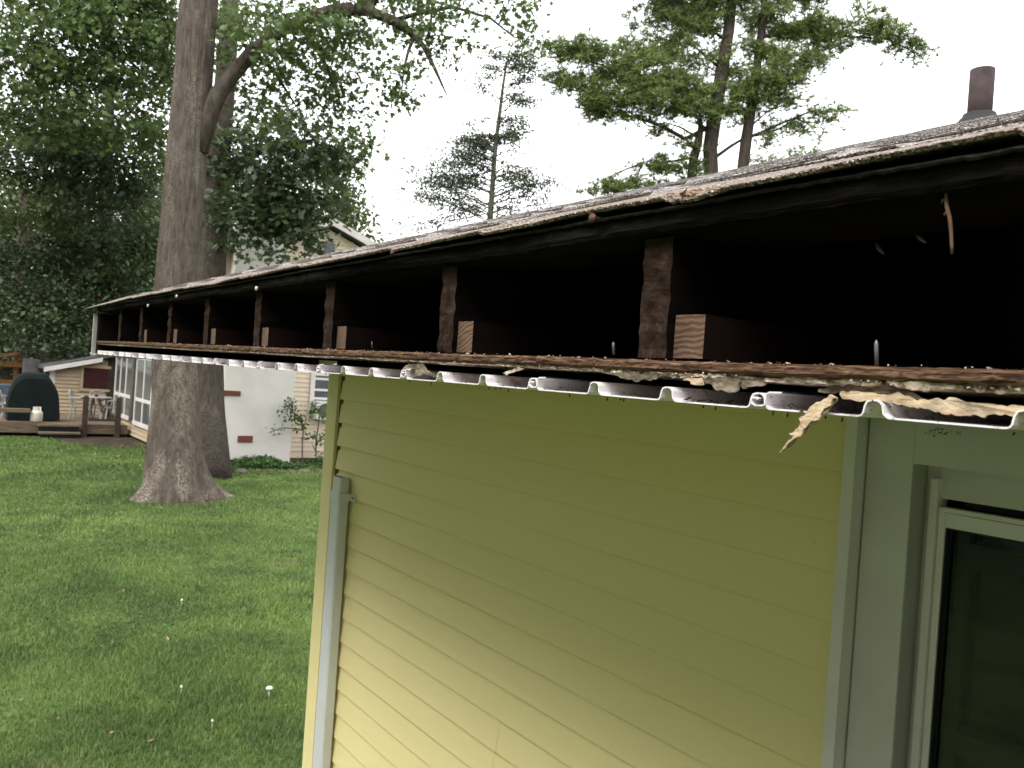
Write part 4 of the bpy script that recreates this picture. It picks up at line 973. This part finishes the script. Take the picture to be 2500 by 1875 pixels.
w.add([(NX-.36,NY-.262,ez-.17),(pk[0],NY-.262,pk[2]-.045),(XR+.36,NY-.262,ez-.17),(XR+.36,NY-.262,ez-.17+.19),(pk[0],NY-.262,pk[2]+.145),(NX-.36,NY-.262,ez-.17+.19),
       (NX-.36,NY-.243,ez-.17),(pk[0],NY-.243,pk[2]-.045),(XR+.36,NY-.243,ez-.17),(XR+.36,NY-.243,ez+.02),(pk[0],NY-.243,pk[2]+.145),(NX-.36,NY-.243,ez+.02)],
      [(0,1,4,5),(1,2,3,4),(5,4,10,11),(4,3,9,10),(0,6,7,1),(1,7,8,2)])
w.build('rake_board', M['white'], nb)
w = MB(); a = ony(700, 523, NY); b = ony(722, 549, NY); w.box(a[0], b[0], NY-.045, NY-.015, b[2]-.3, a[2])
for i in range(9): w.box(a[0]+.03, b[0]-.03, NY-.055, NY-.0455, b[2]-.27+i*.07, b[2]-.24+i*.07)
w.build('gable_louvre', M['greypanel'], nb)
f = MB(); f.box(NX+.05, XR-.05, NY+.06, yb-.05, -.2, .3); f.build('foundation', M['stone'], nb)
# corner trim
w = MB(); w.box(NX-.038, NX+.10, NY-.038, NY-.0305, .28, ez-.2); w.box(NX-.040, NX-.0305, NY-.03, NY+.10, .28, ez-.2); w.build('corner_trim', M['tan_siding'], nb)
# stucco chimney
cl = ony(482, 900, NY-.4)[0]; cr_ = ony(632, 900, NY-.4)[0]; cz = ony(600, 1002, NY-.4)[2]
ch = MB(); sh = pk[2]-1.9; cu = ony(612, 560, NY-.4)[0]; ctop = ony(560, 425, NY-.4)[2]
ch.prism([(cl,0),(cr_,0),(cr_,sh),(cu,sh+.45),(cu,ctop),(cl+.05,ctop),(cl+.05,sh+.45),(cl,sh)], 1, NY-.4, NY-.016)
cho = ch.build('chimney', M['stucco'], nb)
for a, b in (((482,843),(519,856)),((514,941),(545,956))):
    p = ony(*a, NY-.4); q = ony(*b, NY-.4); v = MB()
    z0, z1 = q[2], p[2]; v.box(p[0], q[0], NY-.425, NY-.402, z0, z1)
    for i in range(4): v.box(p[0]+.02, q[0]-.02, NY-.432, NY-.4255, z0+(z1-z0)*(i+.25)/4, z0+(z1-z0)*(i+.6)/4)
    v.build('clay_vent', M['terracotta'], cho)
# side windows (face the lawn)
gl = simple('window_glass', (.10,.115,.11), .15, .2, 2, bmp=0, spec=.6); gl2 = simple('window_glass_blue', (.06,.07,.085), .15, .3, 3, bmp=0, spec=.6)
def side_win(pa, pb, split, mull):
    A = onx(*pa, NX); B = onx(*pb, NX); y0, y1 = min(A[1],B[1]), max(A[1],B[1]); z1, z0 = max(A[2],B[2]), min(A[2],B[2])
    f = MB(); t = .09
    f.box(NX-.06, NX-.015, y0, y0+t, z0, z1); f.box(NX-.06, NX-.015, y1-t, y1, z0, z1); f.box(NX-.061, NX-.015, y0+t, y1-t, z1-t, z1); f.box(NX-.075, NX-.015, y0-.03, y1+.03, z0-.05, z0+t-.03)
    zs_ = z0+(z1-z0)*split; f.box(NX-.055, NX-.015, y0+t, y1-t, zs_-.05, zs_+.05)
    for m_ in mull: ym = y0+(y1-y0)*m_; f.box(NX-.058, NX-.015, ym-.045, ym+.045, z0+.06, z1-t-.001)
    w_ = f.build('window', M['white'], nb)
    g_ = MB(); g_.box(NX-.042, NX-.016, y0+t+.001, y1-t-.001, z0+.061, z1-t-.002); g_.build('pane', gl, w_)
side_win((256,765), (284,905), .34, (.35,.68)); side_win((301,770), (327,926), .36, (.5,))
d_ = onx(291, 850, NX); w = MB(); w.box(NX-.10, NX-.03, d_[1]-.12, d_[1]+.12, .5, 2.65); w.build('downpipe', M['frame_dim'], nb)
# window on the gable wall
A = ony(671, 800, NY); B = ony(742, 888, NY)
wf = MB(); x0, x1, z0, z1 = A[0], A[0]+1.15, B[2], A[2]
wf.box(x0, x0+.12, NY-.07, NY-.0145, z0, z1); wf.box(x1-.12, x1, NY-.075, NY-.0145, z0, z1); wf.box(x0+.12, x1-.12, NY-.076, NY-.0145, z1-.12, z1); wf.box(x0-.03, x1+.03, NY-.08, NY-.0145, z0-.06, z0+.03)
for t in (.30, .52, .80): wf.box(x0+.12, x1-.12, NY-.072, NY-.0145, z0+(z1-z0)*t-.03, z0+(z1-z0)*t+.03)
wo = wf.build('window', M['white'], nb); g_ = MB(); g_.box(x0+.121, x1-.121, NY-.045, NY-.0155, z0+.031, z1-.121); g_.build('pane', gl2, wo)
# air conditioner in that window
ac = empty('air_conditioner', (x0+.6, NY-.25, z0), 'white window air conditioner with two dark round grilles below the far sash', 'air conditioner')
p = ony(683, 866, NY-.3); q = ony(760, 908, NY-.3)
m = MB(); m.box(p[0], p[0]+1.0, NY-.36, NY-.085, q[2], p[2]); m.box(p[0]-.02, p[0]+1.02, NY-.37, NY-.3605, p[2]-.04, p[2]+.01); m.build('housing', M['plastic'], ac)
for i in range(2):
    m = MB(); cx = p[0]+.24+i*.5; cz_ = (p[2]+q[2])/2; m.tube([(cx, NY-.39, cz_), (cx, NY-.3615, cz_)], .18, 20); m.build('grille', M['frame_dim'], ac)

# ---- garden bed under the chimney
bed = MB(); P_ = [onz(x, y) for x, y in ((476,1022),(560,1026),(640,1024),(716,1026),(760,1024))]
pts = [(p[0], p[1]) for p in P_]+[(P_[-1][0]+.2, NY-.05), (P_[0][0]-.3, NY-.05)]
bed.add([(x, y, .015) for x, y in pts], [tuple(range(len(pts)))]); struct(bed.build('garden_bed', M['soil']))
n = 5200; bx = rng.uniform(cl-.2, cr_+2.2, n); by = NY-.45-rng.uniform(0, 1.25, n); P3 = np.stack([bx, by, rng.uniform(.02, .24, n)*(.5+.5*np.sin(bx*3))], 1)
tag(leaves('weeds', P3, .10, M['shrubleaf'], None, LEAF5), 'low leafy weeds along the foot of the stucco chimney', 'weeds', kind='stuff')
for i in range(9):
    px = 488+i*26+random.uniform(-8, 8); p = onz(px+random.uniform(-9,9), 1023-random.uniform(0, 12)); r = random.uniform(.05, .13)
    st_ = MB(); vs = []; nn = 9
    for a in range(6):
        for b in range(nn):
            th = math.pi*a/5; ph = 2*math.pi*b/nn; q = r*(1+.25*nz(a*1.3, b*1.1, i*4)); vs.append((p[0]+1.4*q*math.sin(th)*math.cos(ph), p[1]+q*math.sin(th)*math.sin(ph), .0+.75*q*math.cos(th)))
    st_.add(vs, [(a*nn+b, a*nn+(b+1)%nn, (a+1)*nn+(b+1)%nn, (a+1)*nn+b) for a in range(5) for b in range(nn)])
    tag(st_.build('stone', M['stone'], None, True), ('leftmost edging stone of the weedy chimney bed, nearest the oak', 'second edging stone of the chimney bed counted from the oak', 'third edging stone of the chimney bed counted from the oak', 'edging stone of the chimney bed just left of its middle', 'middle edging stone of the weedy bed under the white chimney', 'edging stone of the chimney bed just right of its middle', 'third edging stone of the chimney bed counted from the yellow house', 'second edging stone of the chimney bed counted from the yellow house', 'rightmost edging stone of the weedy chimney bed, nearest the yellow house')[i], 'stone', 'edging stones of the chimney bed')
# ---- rose canes against the siding
def cane(paths, leafspots, label):
    base = ony(*paths[0][0], NY-.7); root = empty('rose_bush', (base[0], NY-.7, 0), label, 'shrub'); m = MB()
    for pth in paths: P = [ony(x, y, NY-.7+.1*nz(x, y, 0, .1)) for x, y in pth]; m.tube(P, [.016]*(len(P)-1)+[.005], 6)
    m.build('stem', M['bark2'], root); Q = []
    for x, y, r, n_ in leafspots:
        c = ony(x, y, NY-.75); s_ = r*K/2023*20; Q.append(c+rng.normal(0, 1, (n_, 3))*np.array([s_, s_*.8, s_])*.55)
    leaves('foliage', np.concatenate(Q), .075, M['shrubleaf'], root, LEAF5)
cane([[(653,1010),(653,960),(655,930),(648,905),(632,890),(622,880)],[(655,930),(640,926),(610,924),(580,935)],[(655,930),(662,900)]],
     [(620,878,14,70),(632,895,18,90),(645,905,16,60),(655,920,10,26),(608,925,14,14),(590,932,14,12),(640,928,8,14),(655,945,7,14),(628,868,8,24)], 'taller rose bush whose bare cane leans left across the white chimney')
cane([[(684,1008),(682,960),(686,930),(690,900),(688,880)],[(682,960),(700,940),(712,925)],[(682,975),(672,955)]],
     [(688,885,16,90),(676,885,10,26),(684,940,10,26),(694,955,12,28),(710,938,12,60),(700,905,10,16),(690,985,10,20),(676,1000,10,24),(668,940,8,14),(715,955,8,20),(640,1003,14,30)], 'leafy rose bush growing up in front of the air conditioner')

# ================================================================== SHED, DECK AND THINGS ON IT
SY = 31.0
sh_ = empty('shed', (4.6, SY, 0), 'low tan sided shed with a white edged lean-to roof and a dark red panel', 'shed')
A = ony(108, 898, SY); L0 = ony(110, 800, SY); R0_ = ony(268, 790, SY); x0, x1 = L0[0], R0_[0]
zl = ony(98, 795, SY)[2]-.02; zr_ = ony(205, 778, SY)[2]-.02; slp = (zr_-zl)/(ony(205,778,SY)[0]-x0)
w = MB(); z = .2
while z < zl+slp*(x1-x0):
    zt = z+.125; xs0 = x0 if zt < zl else x0+(zt-zl)/slp
    if xs0 < x1: w.add([(xs0,SY-.034,z),(x1,SY-.034,z),(x1,SY-.002,zt),(xs0,SY-.002,zt),(xs0,SY,z),(x1,SY,z)], [(0,1,2,3),(4,5,1,0)])
    z += .125
w.build('siding', M['tan_siding'], sh_)
w = MB(); w.prism([(x0+.01,0),(x1,0),(x1,zl+slp*(x1-x0)),(x0+.01,zl)], 1, SY+.001, SY+2.4); w.build('wall_core', M['deckdark'], sh_)
w = MB(); w.box(x0-.03, x0+.13, SY-.045, SY-.035, .1, zl); w.build('corner_trim', M['white'], sh_)
w = MB(); xe = x1+.3; w.prism([(x0-.22, zl-.06+.05),(xe, zl+slp*(xe-x0)+.02),(xe, zl+slp*(xe-x0)+.12),(x0-.22, zl+.10)], 1, SY-.30, SY+2.6); w.build('roof', M['roofgrey'], sh_)
w = MB(); xw = ony(222, 775, SY-.3)[0]; w.prism([(x0-.24, zl-.10),(xw, zl+slp*(xw-x0)-.07),(xw, zl+slp*(xw-x0)+.07),(x0-.24, zl+.06)], 1, SY-.325, SY-.303); w.build('fascia', M['white'], sh_)
p = ony(181, 794, SY); q = ony(230, 841, SY); w = MB(); w.box(p[0], q[0], SY-.06, SY-.02, q[2], p[2]); w.build('red_panel', M['red_board'], sh_)
w = MB(); w.box(p[0]-.09, p[0]-.002, SY-.07, SY-.018, q[2]-.09, p[2]+.09); w.box(p[0], q[0]+.09, SY-.07, SY-.018, p[2]+.002, p[2]+.09); w.box(p[0], q[0]+.09, SY-.07, SY-.018, q[2]-.09, q[2]-.002); w.build('panel_trim', M['tan_siding'], sh_)
w = MB(); a = ony(231, 800, SY)[0]; w.box(a+.02, x1+.06, SY-.045, SY-.0355, .1, zl+slp*(x1-x0)-.05); w.build('corner_trim', M['deckdark'], sh_)

DY = 26.35; DZ = .36
dk = empty('deck', (3, DY, 0), 'weathered low wooden deck with steps, between the lawn and the shed', 'deck')
w = MB(); i = 0; y = DY
while y < SY-.1: w.box(-2.5, NX-.12, y, y+.135, DZ-.03, DZ); y += .142
w.build('deck_boards', M['deckwood'], dk)
w = MB(); w.box(-2.5, NX-.12, DY-.045, DY-.005, .10, DZ-.031); w.build('rim_board', M['deckwood'], dk)
w = MB(); w.box(-2.4, NX-.2, DY+.3, SY-.2, 0, .2); w.build('underside', M['black'], dk)
a = onz(73, 1062)[0]; s0 = ony(71, 1040, DY)[0]; s1 = ony(160, 1040, DY)[0]
for k_, (yy, zz) in enumerate(((DY-.33, DZ-.0), (DY-.62, DZ-.19))):
    w = MB(); w.box(s0, s1, yy, yy+.28, zz-.05, zz); w.build('step', M['deckwood'], dk)
    w = MB(); w.box(s0+.03, s1-.03, yy+.05, yy+.09, .0, zz-.051); w.build('riser', M['black'], dk)
for px, py in ((186,858),(257,862)):
    p = ony(px, py*1.0, DY-.06); w = MB(); w.prism([(p[0]-.07,.0),(p[0]+.07,.0),(p[0]+.07,p[2]),(p[0]+.04,p[2]+.05),(p[0]-.04,p[2]+.05),(p[0]-.07,p[2])], 1, DY-.14, DY-.0505); w.build('post', M['deckdark'], dk)
pa = ony(186, 905, DY)[2]; w = MB(); w.box(ony(190,905,DY)[0], ony(254,905,DY)[0], DY-.11, DY-.07, pa-.05, pa+.02); w.build('rail', M['deckdark'], dk)
# low bench rail at the left end of the deck
bn = empty('bench', (1.6, DY, DZ), 'low weathered plank bench in front of the green covered grill', 'bench')
p = ony(67, 884, DY-.02); w = MB(); w.box(-1.2, p[0], DY-.02, DY+.26, p[2]-.10, p[2]); w.build('seat', M['deckwood'], bn)
for xx in (p[0]-1.0-.1, -.8): w = MB(); w.box(xx, xx+.12, DY+.04, DY+.18, DZ, p[2]-.101); w.build('leg', M['deckwood'], bn)
# covered grill
gy = DY+1.0; gp = [(12,842),(14,858),(18,838),(24,826),(36,812),(52,806),(84,806),(97,812),(108,822),(118,834),(125,848),(127,862),(128,905)]
G = [ony(x, y, gy) for x, y in [(12,906),(12,880),(14,858),(20,840),(30,820),(42,808),(54,803),(98,805),(108,816),(118,832),(125,848),(127,864),(128,906)]]
gr = empty('grill', (float(np.mean([q[0] for q in G])), gy, DZ), 'barbecue grill under a dark green fitted cover on the deck', 'grill')
m = MB(); n = len(G); lay = [(0,.0,1.0),(.10,-.0,1.0)]
vs = []; S_ = 9; cx = np.mean([q[0] for q in G])
for s_ in range(S_):
    t = s_/(S_-1); sc = .88+.12*math.sin(math.pi*t)**.5 if 0 < t < 1 else .86
    for q in G: vs.append((cx+(q[0]-cx)*(.96+.04*math.sin(math.pi*t))+.012*nz(q[0]*5, s_, q[2]*3), gy-.32+.64*t, DZ+.12+(q[2]-DZ-.12)*sc if q[2] > DZ+.3 else q[2]+.02*nz(q[0]*8, s_)))
fs = [(s_*n+k_, s_*n+(k_+1)%n, (s_+1)*n+(k_+1)%n, (s_+1)*n+k_) for s_ in range(S_-1) for k_ in range(n)]+[tuple(range(n))[::-1], tuple((S_-1)*n+k_ for k_ in range(n))]
m.add(vs, fs); m.build('cover', M['cover'], gr)
for xx in (G[0][0]+.25, G[-1][0]-.28):
    m = MB(); m.box(xx, xx+.05, gy-.2, gy+.2, DZ+.06, DZ+.35); m.build('leg', M['black'], gr)
    m = MB(); m.tube([(xx+.02, gy-.24, DZ+.07), (xx+.02, gy-.19, DZ+.07)], .07, 14); m.build('wheel', M['black'], gr)
# propane tank
tp = ony(79, 902, DY+.12); tz = DZ
tk = empty('propane_tank', (tp[0], DY+.12, tz), 'white propane tank standing at the deck edge beside the covered grill', 'gas tank')
m = MB(); m.lathe((tp[0], DY+.14, tz), [(.10,0),(.10,.03),(.13,.035),(.155,.07),(.155,.27),(.14,.32),(.10,.35),(.05,.365)], 22); m.build('body', M['tank'], tk, True)
m = MB()
for a in (0,):
    for j in range(18):
        t = a+j*.3; t2 = t+.3; r = .10
        m.add([(tp[0]+r*math.cos(t),DY+.14+r*math.sin(t),tz+.33),(tp[0]+r*math.cos(t2),DY+.14+r*math.sin(t2),tz+.33),(tp[0]+r*math.cos(t2),DY+.14+r*math.sin(t2),tz+.45),(tp[0]+r*math.cos(t),DY+.14+r*math.sin(t),tz+.45)], [(0,1,2,3)])
m.build('collar', M['tank'], tk); m = MB(); m.tube([(tp[0],DY+.14,tz+.36),(tp[0],DY+.14,tz+.43)], .025, 10); m.build('valve', M['rust'], tk)

# plastic garden chairs and table
def chair(px, y, rot, label, green=False):
    b = ony(px, 905, y); root = empty('garden_chair', (b[0], y, DZ), label, 'chair'); mat = M['dull_green'] if green else M['plastic2']
    cs, sn = math.cos(rot), math.sin(rot)
    def T(p): return (b[0]+p[0]*cs-p[1]*sn, y+p[0]*sn+p[1]*cs, DZ+p[2])
    m = MB()
    vs = []; 
    m.add([T((-.24,-.24,.40)),T((.24,-.24,.40)),T((.22,.22,.38)),T((-.22,.22,.38)),T((-.24,-.24,.43)),T((.24,-.24,.43)),T((.22,.22,.41)),T((-.22,.22,.41))], [(0,3,2,1),(4,5,6,7),(0,1,5,4),(1,2,6,5),(2,3,7,6),(3,0,4,7)]); m.build('seat', mat, root)
    m = MB()
    prof = [(-.22,.41),(-.24,.60),(-.21,.78),(-.10,.86),(.10,.86),(.21,.78),(.24,.60),(.22,.41)]
    m.tube([T((x, .22+(z-.41)*.25, z)) for x, z in prof], .022, 7)
    for x in (-.12, -.04, .04, .12): m.tube([T((x, .22, .41)), T((x, .325, .84))], .018, 5)
    m.build('backrest', mat, root)
    for sx in (-1, 1):
        for sy in (-1, 1): m = MB(); m.tube([T((sx*.22, sy*.21, .40)), T((sx*.27, sy*.27, 0))], .022, 7); m.build('leg', mat, root)
        m = MB(); m.tube([T((sx*.25,-.24,.42)),T((sx*.28,-.24,.62)),T((sx*.28,0,.65)),T((sx*.24,.27,.64))], .022, 7); m.build('armrest', mat, root)
chair(168+6, 28.6, 1.2, 'white plastic garden chair left of the table, behind the first deck post')
chair(214, 28.9, 0.2, 'white plastic garden chair nearest the shed wall')
chair(240, 28.0, -1.4, 'white plastic garden chair right of the table, nearest the house windows')
chair(6, 28.2, 2.2, 'white plastic garden chair at the left edge of the deck')
t0 = ony(205, 905, 28.2); tt = empty('garden_table', (t0[0], 28.2, DZ), 'white round plastic table with a dark centre hub between the garden chairs', 'table')
m = MB(); m.lathe((t0[0], 28.2, DZ+.68), [(.40,0),(.45,.01),(.45,.03),(.43,.035)], 26); m.build('tabletop', M['plastic2'], tt)
for a in range(4): m = MB(); t = a*math.pi/2+.4; m.tube([(t0[0]+.10*math.cos(t),28.2+.10*math.sin(t),DZ+.67),(t0[0]+.33*math.cos(t),28.2+.33*math.sin(t),DZ)], .025, 7); m.build('leg', M['plastic2'], tt)
m = MB(); m.tube([(t0[0],28.2,DZ+.716),(t0[0],28.2,DZ+.78)], .05, 10); m.build('hub', M['black'], tt)
# green folded thing and white slats beside the house wall
p = ony(268, 866, 29.6); m = MB(); 
for i in range(9):
    pass
vs = []; nn = 14
for a in range(6):
    for b in range(nn):
        th = math.pi*a/5; ph = 2*math.pi*b/nn; vs.append((p[0]+.24*math.sin(th)*math.cos(ph), 29.6+.24*math.sin(th)*math.sin(ph), DZ+.55+.5*math.cos(th)))
m.add(vs, [(a*nn+b, a*nn+(b+1)%nn, (a+1)*nn+(b+1)%nn, (a+1)*nn+b) for a in range(5) for b in range(nn)])
tag(m.build('folded_parasol', M['dull_green'], None, True), 'dark green folded parasol bundle beside the tall side windows', 'parasol')
fn = empty('fence', (6.4, 34, 0), 'white slatted fence glimpsed between the shed and the neighbouring house', 'fence')
p = ony(258, 820, 34)
for i in range(6): m = MB(); m.box(p[0]-.6, p[0]+1.6, 34, 34.03, .75+i*.27, .75+i*.27+.16); m.build('slat', M['plastic'], fn)
for xx in (p[0]-.6, p[0]+.5, p[0]+1.55): m = MB(); m.box(xx, xx+.09, 34.035, 34.12, 0, 2.35); m.build('post', M['plastic'], fn)

# far left: grey cabinet, timber play frame, blue-grey covered thing
gp_ = ony(64, 830, 33); cab = empty('cabinet', (gp_[0], 33, 0), 'tall grey metal cabinet standing left of the shed', 'cabinet')
p = ony(54, 775, 33); q = ony(83, 850, 33); m = MB(); m.box(p[0], q[0], 33, 33.7, 0, p[2]); m.build('body', M['greypanel'], cab)
m = MB(); m.box(p[0]+.03, q[0]-.03, 32.98, 32.998, .1, p[2]-.05); m.build('door', M['greypanel'], cab)
m = MB(); m.tube([(q[0]-.1,32.95,1.2),(q[0]-.1,32.95,1.4)], .015, 8); m.tube([(q[0]-.1,32.95,1.21),(q[0]-.1,32.979,1.21)], .01, 6); m.tube([(q[0]-.1,32.95,1.39),(q[0]-.1,32.979,1.39)], .01, 6); m.build('handle', M['black'], cab)
pf = empty('play_frame', (0, 34, 0), 'orange-brown timber play frame at the far left edge', 'play frame')
for px, py in ((38,760),(-30,770)):
    p = ony(px, py, 34); m = MB(); m.box(p[0]-.08, p[0]+.08, 34, 34.16, 0, p[2]); m.build('post', M['oldwood'], pf)
for py0, py1 in ((782,788),(822,830),(840,848)):
    p = ony(50, py0, 34); q = ony(-60, py1, 34); m = MB(); m.box(q[0], p[0], 33.93, 33.99, q[2]-.0, p[2]); m.build('rail', M['oldwood'], pf)
p = ony(40, 764, 34); q = ony(20, 770, 34); m = MB(); m.beam((p[0],33.9,p[2]),(p[0]-.7,33.9,p[2]-.12), .14, .10); m.build('bracket', M['oldwood'], pf)
for i in range(5): m = MB(); q = ony(-60, 792, 34); p = ony(50, 792, 34); m.box(q[0], p[0], 34.2, 34.23, p[2]-.16*i-.13, p[2]-.16*i); m.build('board', M['deckdark'], pf)
p = ony(46, 832, 30.2); q = ony(-50, 900, 30.2); m = MB()
hh = p[2]-DZ; m.prism([(q[0],DZ),(p[0],DZ),(p[0],DZ+hh*.8),(p[0]-.1,DZ+hh),(q[0],DZ+hh)], 1, 29.7, 30.9)
cv = m.build('body', M['bluegrey'], None); cv.name = 'covered_table'
tag(cv, 'blue-grey tarpaulin-covered patio table behind the green grill', 'covered table')
m = MB(); m.lathe((ony(44,836,29.6)[0], 29.6, DZ+hh), [(.04,0),(.07,.03),(.07,.14),(.03,.18)], 12); tag(m.build('lantern', M['plastic'], None, True), 'small white lantern on top of the blue-grey covered table, left one', 'lantern', 'white lanterns')
m = MB(); m.lathe((ony(57,834,29.6)[0], 29.6, DZ+hh*.95), [(.04,0),(.08,.03),(.08,.14),(.03,.18)], 12); tag(m.build('lantern', M['plastic'], None, True), 'small white lantern right behind the top of the green grill cover', 'lantern', 'white lanterns')

# ---- small things in the lawn
def mushroom(px, py, r, label, h=.05):
    p = onz(px, py); root = empty('mushroom', (p[0], p[1], 0), label, 'mushroom', 'white mushrooms in the lawn')
    m = MB(); m.lathe((p[0], p[1], 0), [(r*.22,0),(r*.16,h*.9)], 9); m.build('stem', M['mush'], root, True)
    m = MB(); m.lathe((p[0], p[1], h), [(r*.3,-.002),(r,0),(r*.96,.006),(r*.6,.014),(r*.1,.018)], 16); m.build('cap', M['mush'], root, True)
mushroom(580, 1512, .026, 'largest white mushroom with a flat cap, close to the corner post', .085)
mushroom(390, 1507, .009, 'small white mushroom left of the largest one', .075)
mushroom(457, 1583, .008, 'small white mushroom nearest to the camera', .075)
mushroom(392, 1310, .011, 'white mushroom beyond the dead leaf', .06)
p = onz(358, 1396); m = MB()
for i in range(5):
    a = np.array([p[0], p[1], .06])+rng.normal(0, .02, 3)*np.array([1,1,.3]); m.add([a, a+rng.normal(0,.014,3), a+rng.normal(0,.016,3), a+rng.normal(0,.014,3)], [(0,1,2),(0,2,3)])
tag(m.build('dead_leaf', M['splinter']), 'pale crumpled dead leaf lying in the middle of the lawn', 'leaf')

# scraps of dead leaf and clover heads scattered in the lawn
m = MB(); m2 = MB()
for i in range(150):
    y = random.uniform(5, 20); x = random.uniform(-1.8, .9+.33*y)
    if x > 1.2 and y < 4.5: continue
    a = np.array([x, y, random.uniform(.03, .055)]); r = random.uniform(.012, .028); t = random.uniform(0, 6.3)
    q = [a+r*np.array([math.cos(t+k*1.57)*(1 if k % 2 else .55), math.sin(t+k*1.57)*(1 if k % 2 else .55), random.uniform(-.3, .3)]) for k in range(4)]
    m.add(q, [(0,1,2),(0,2,3)])
tag(m.build('leaf_litter', M['oldwood']), 'tiny scraps of tan dead leaf scattered through the lawn', 'leaf litter', kind='stuff')
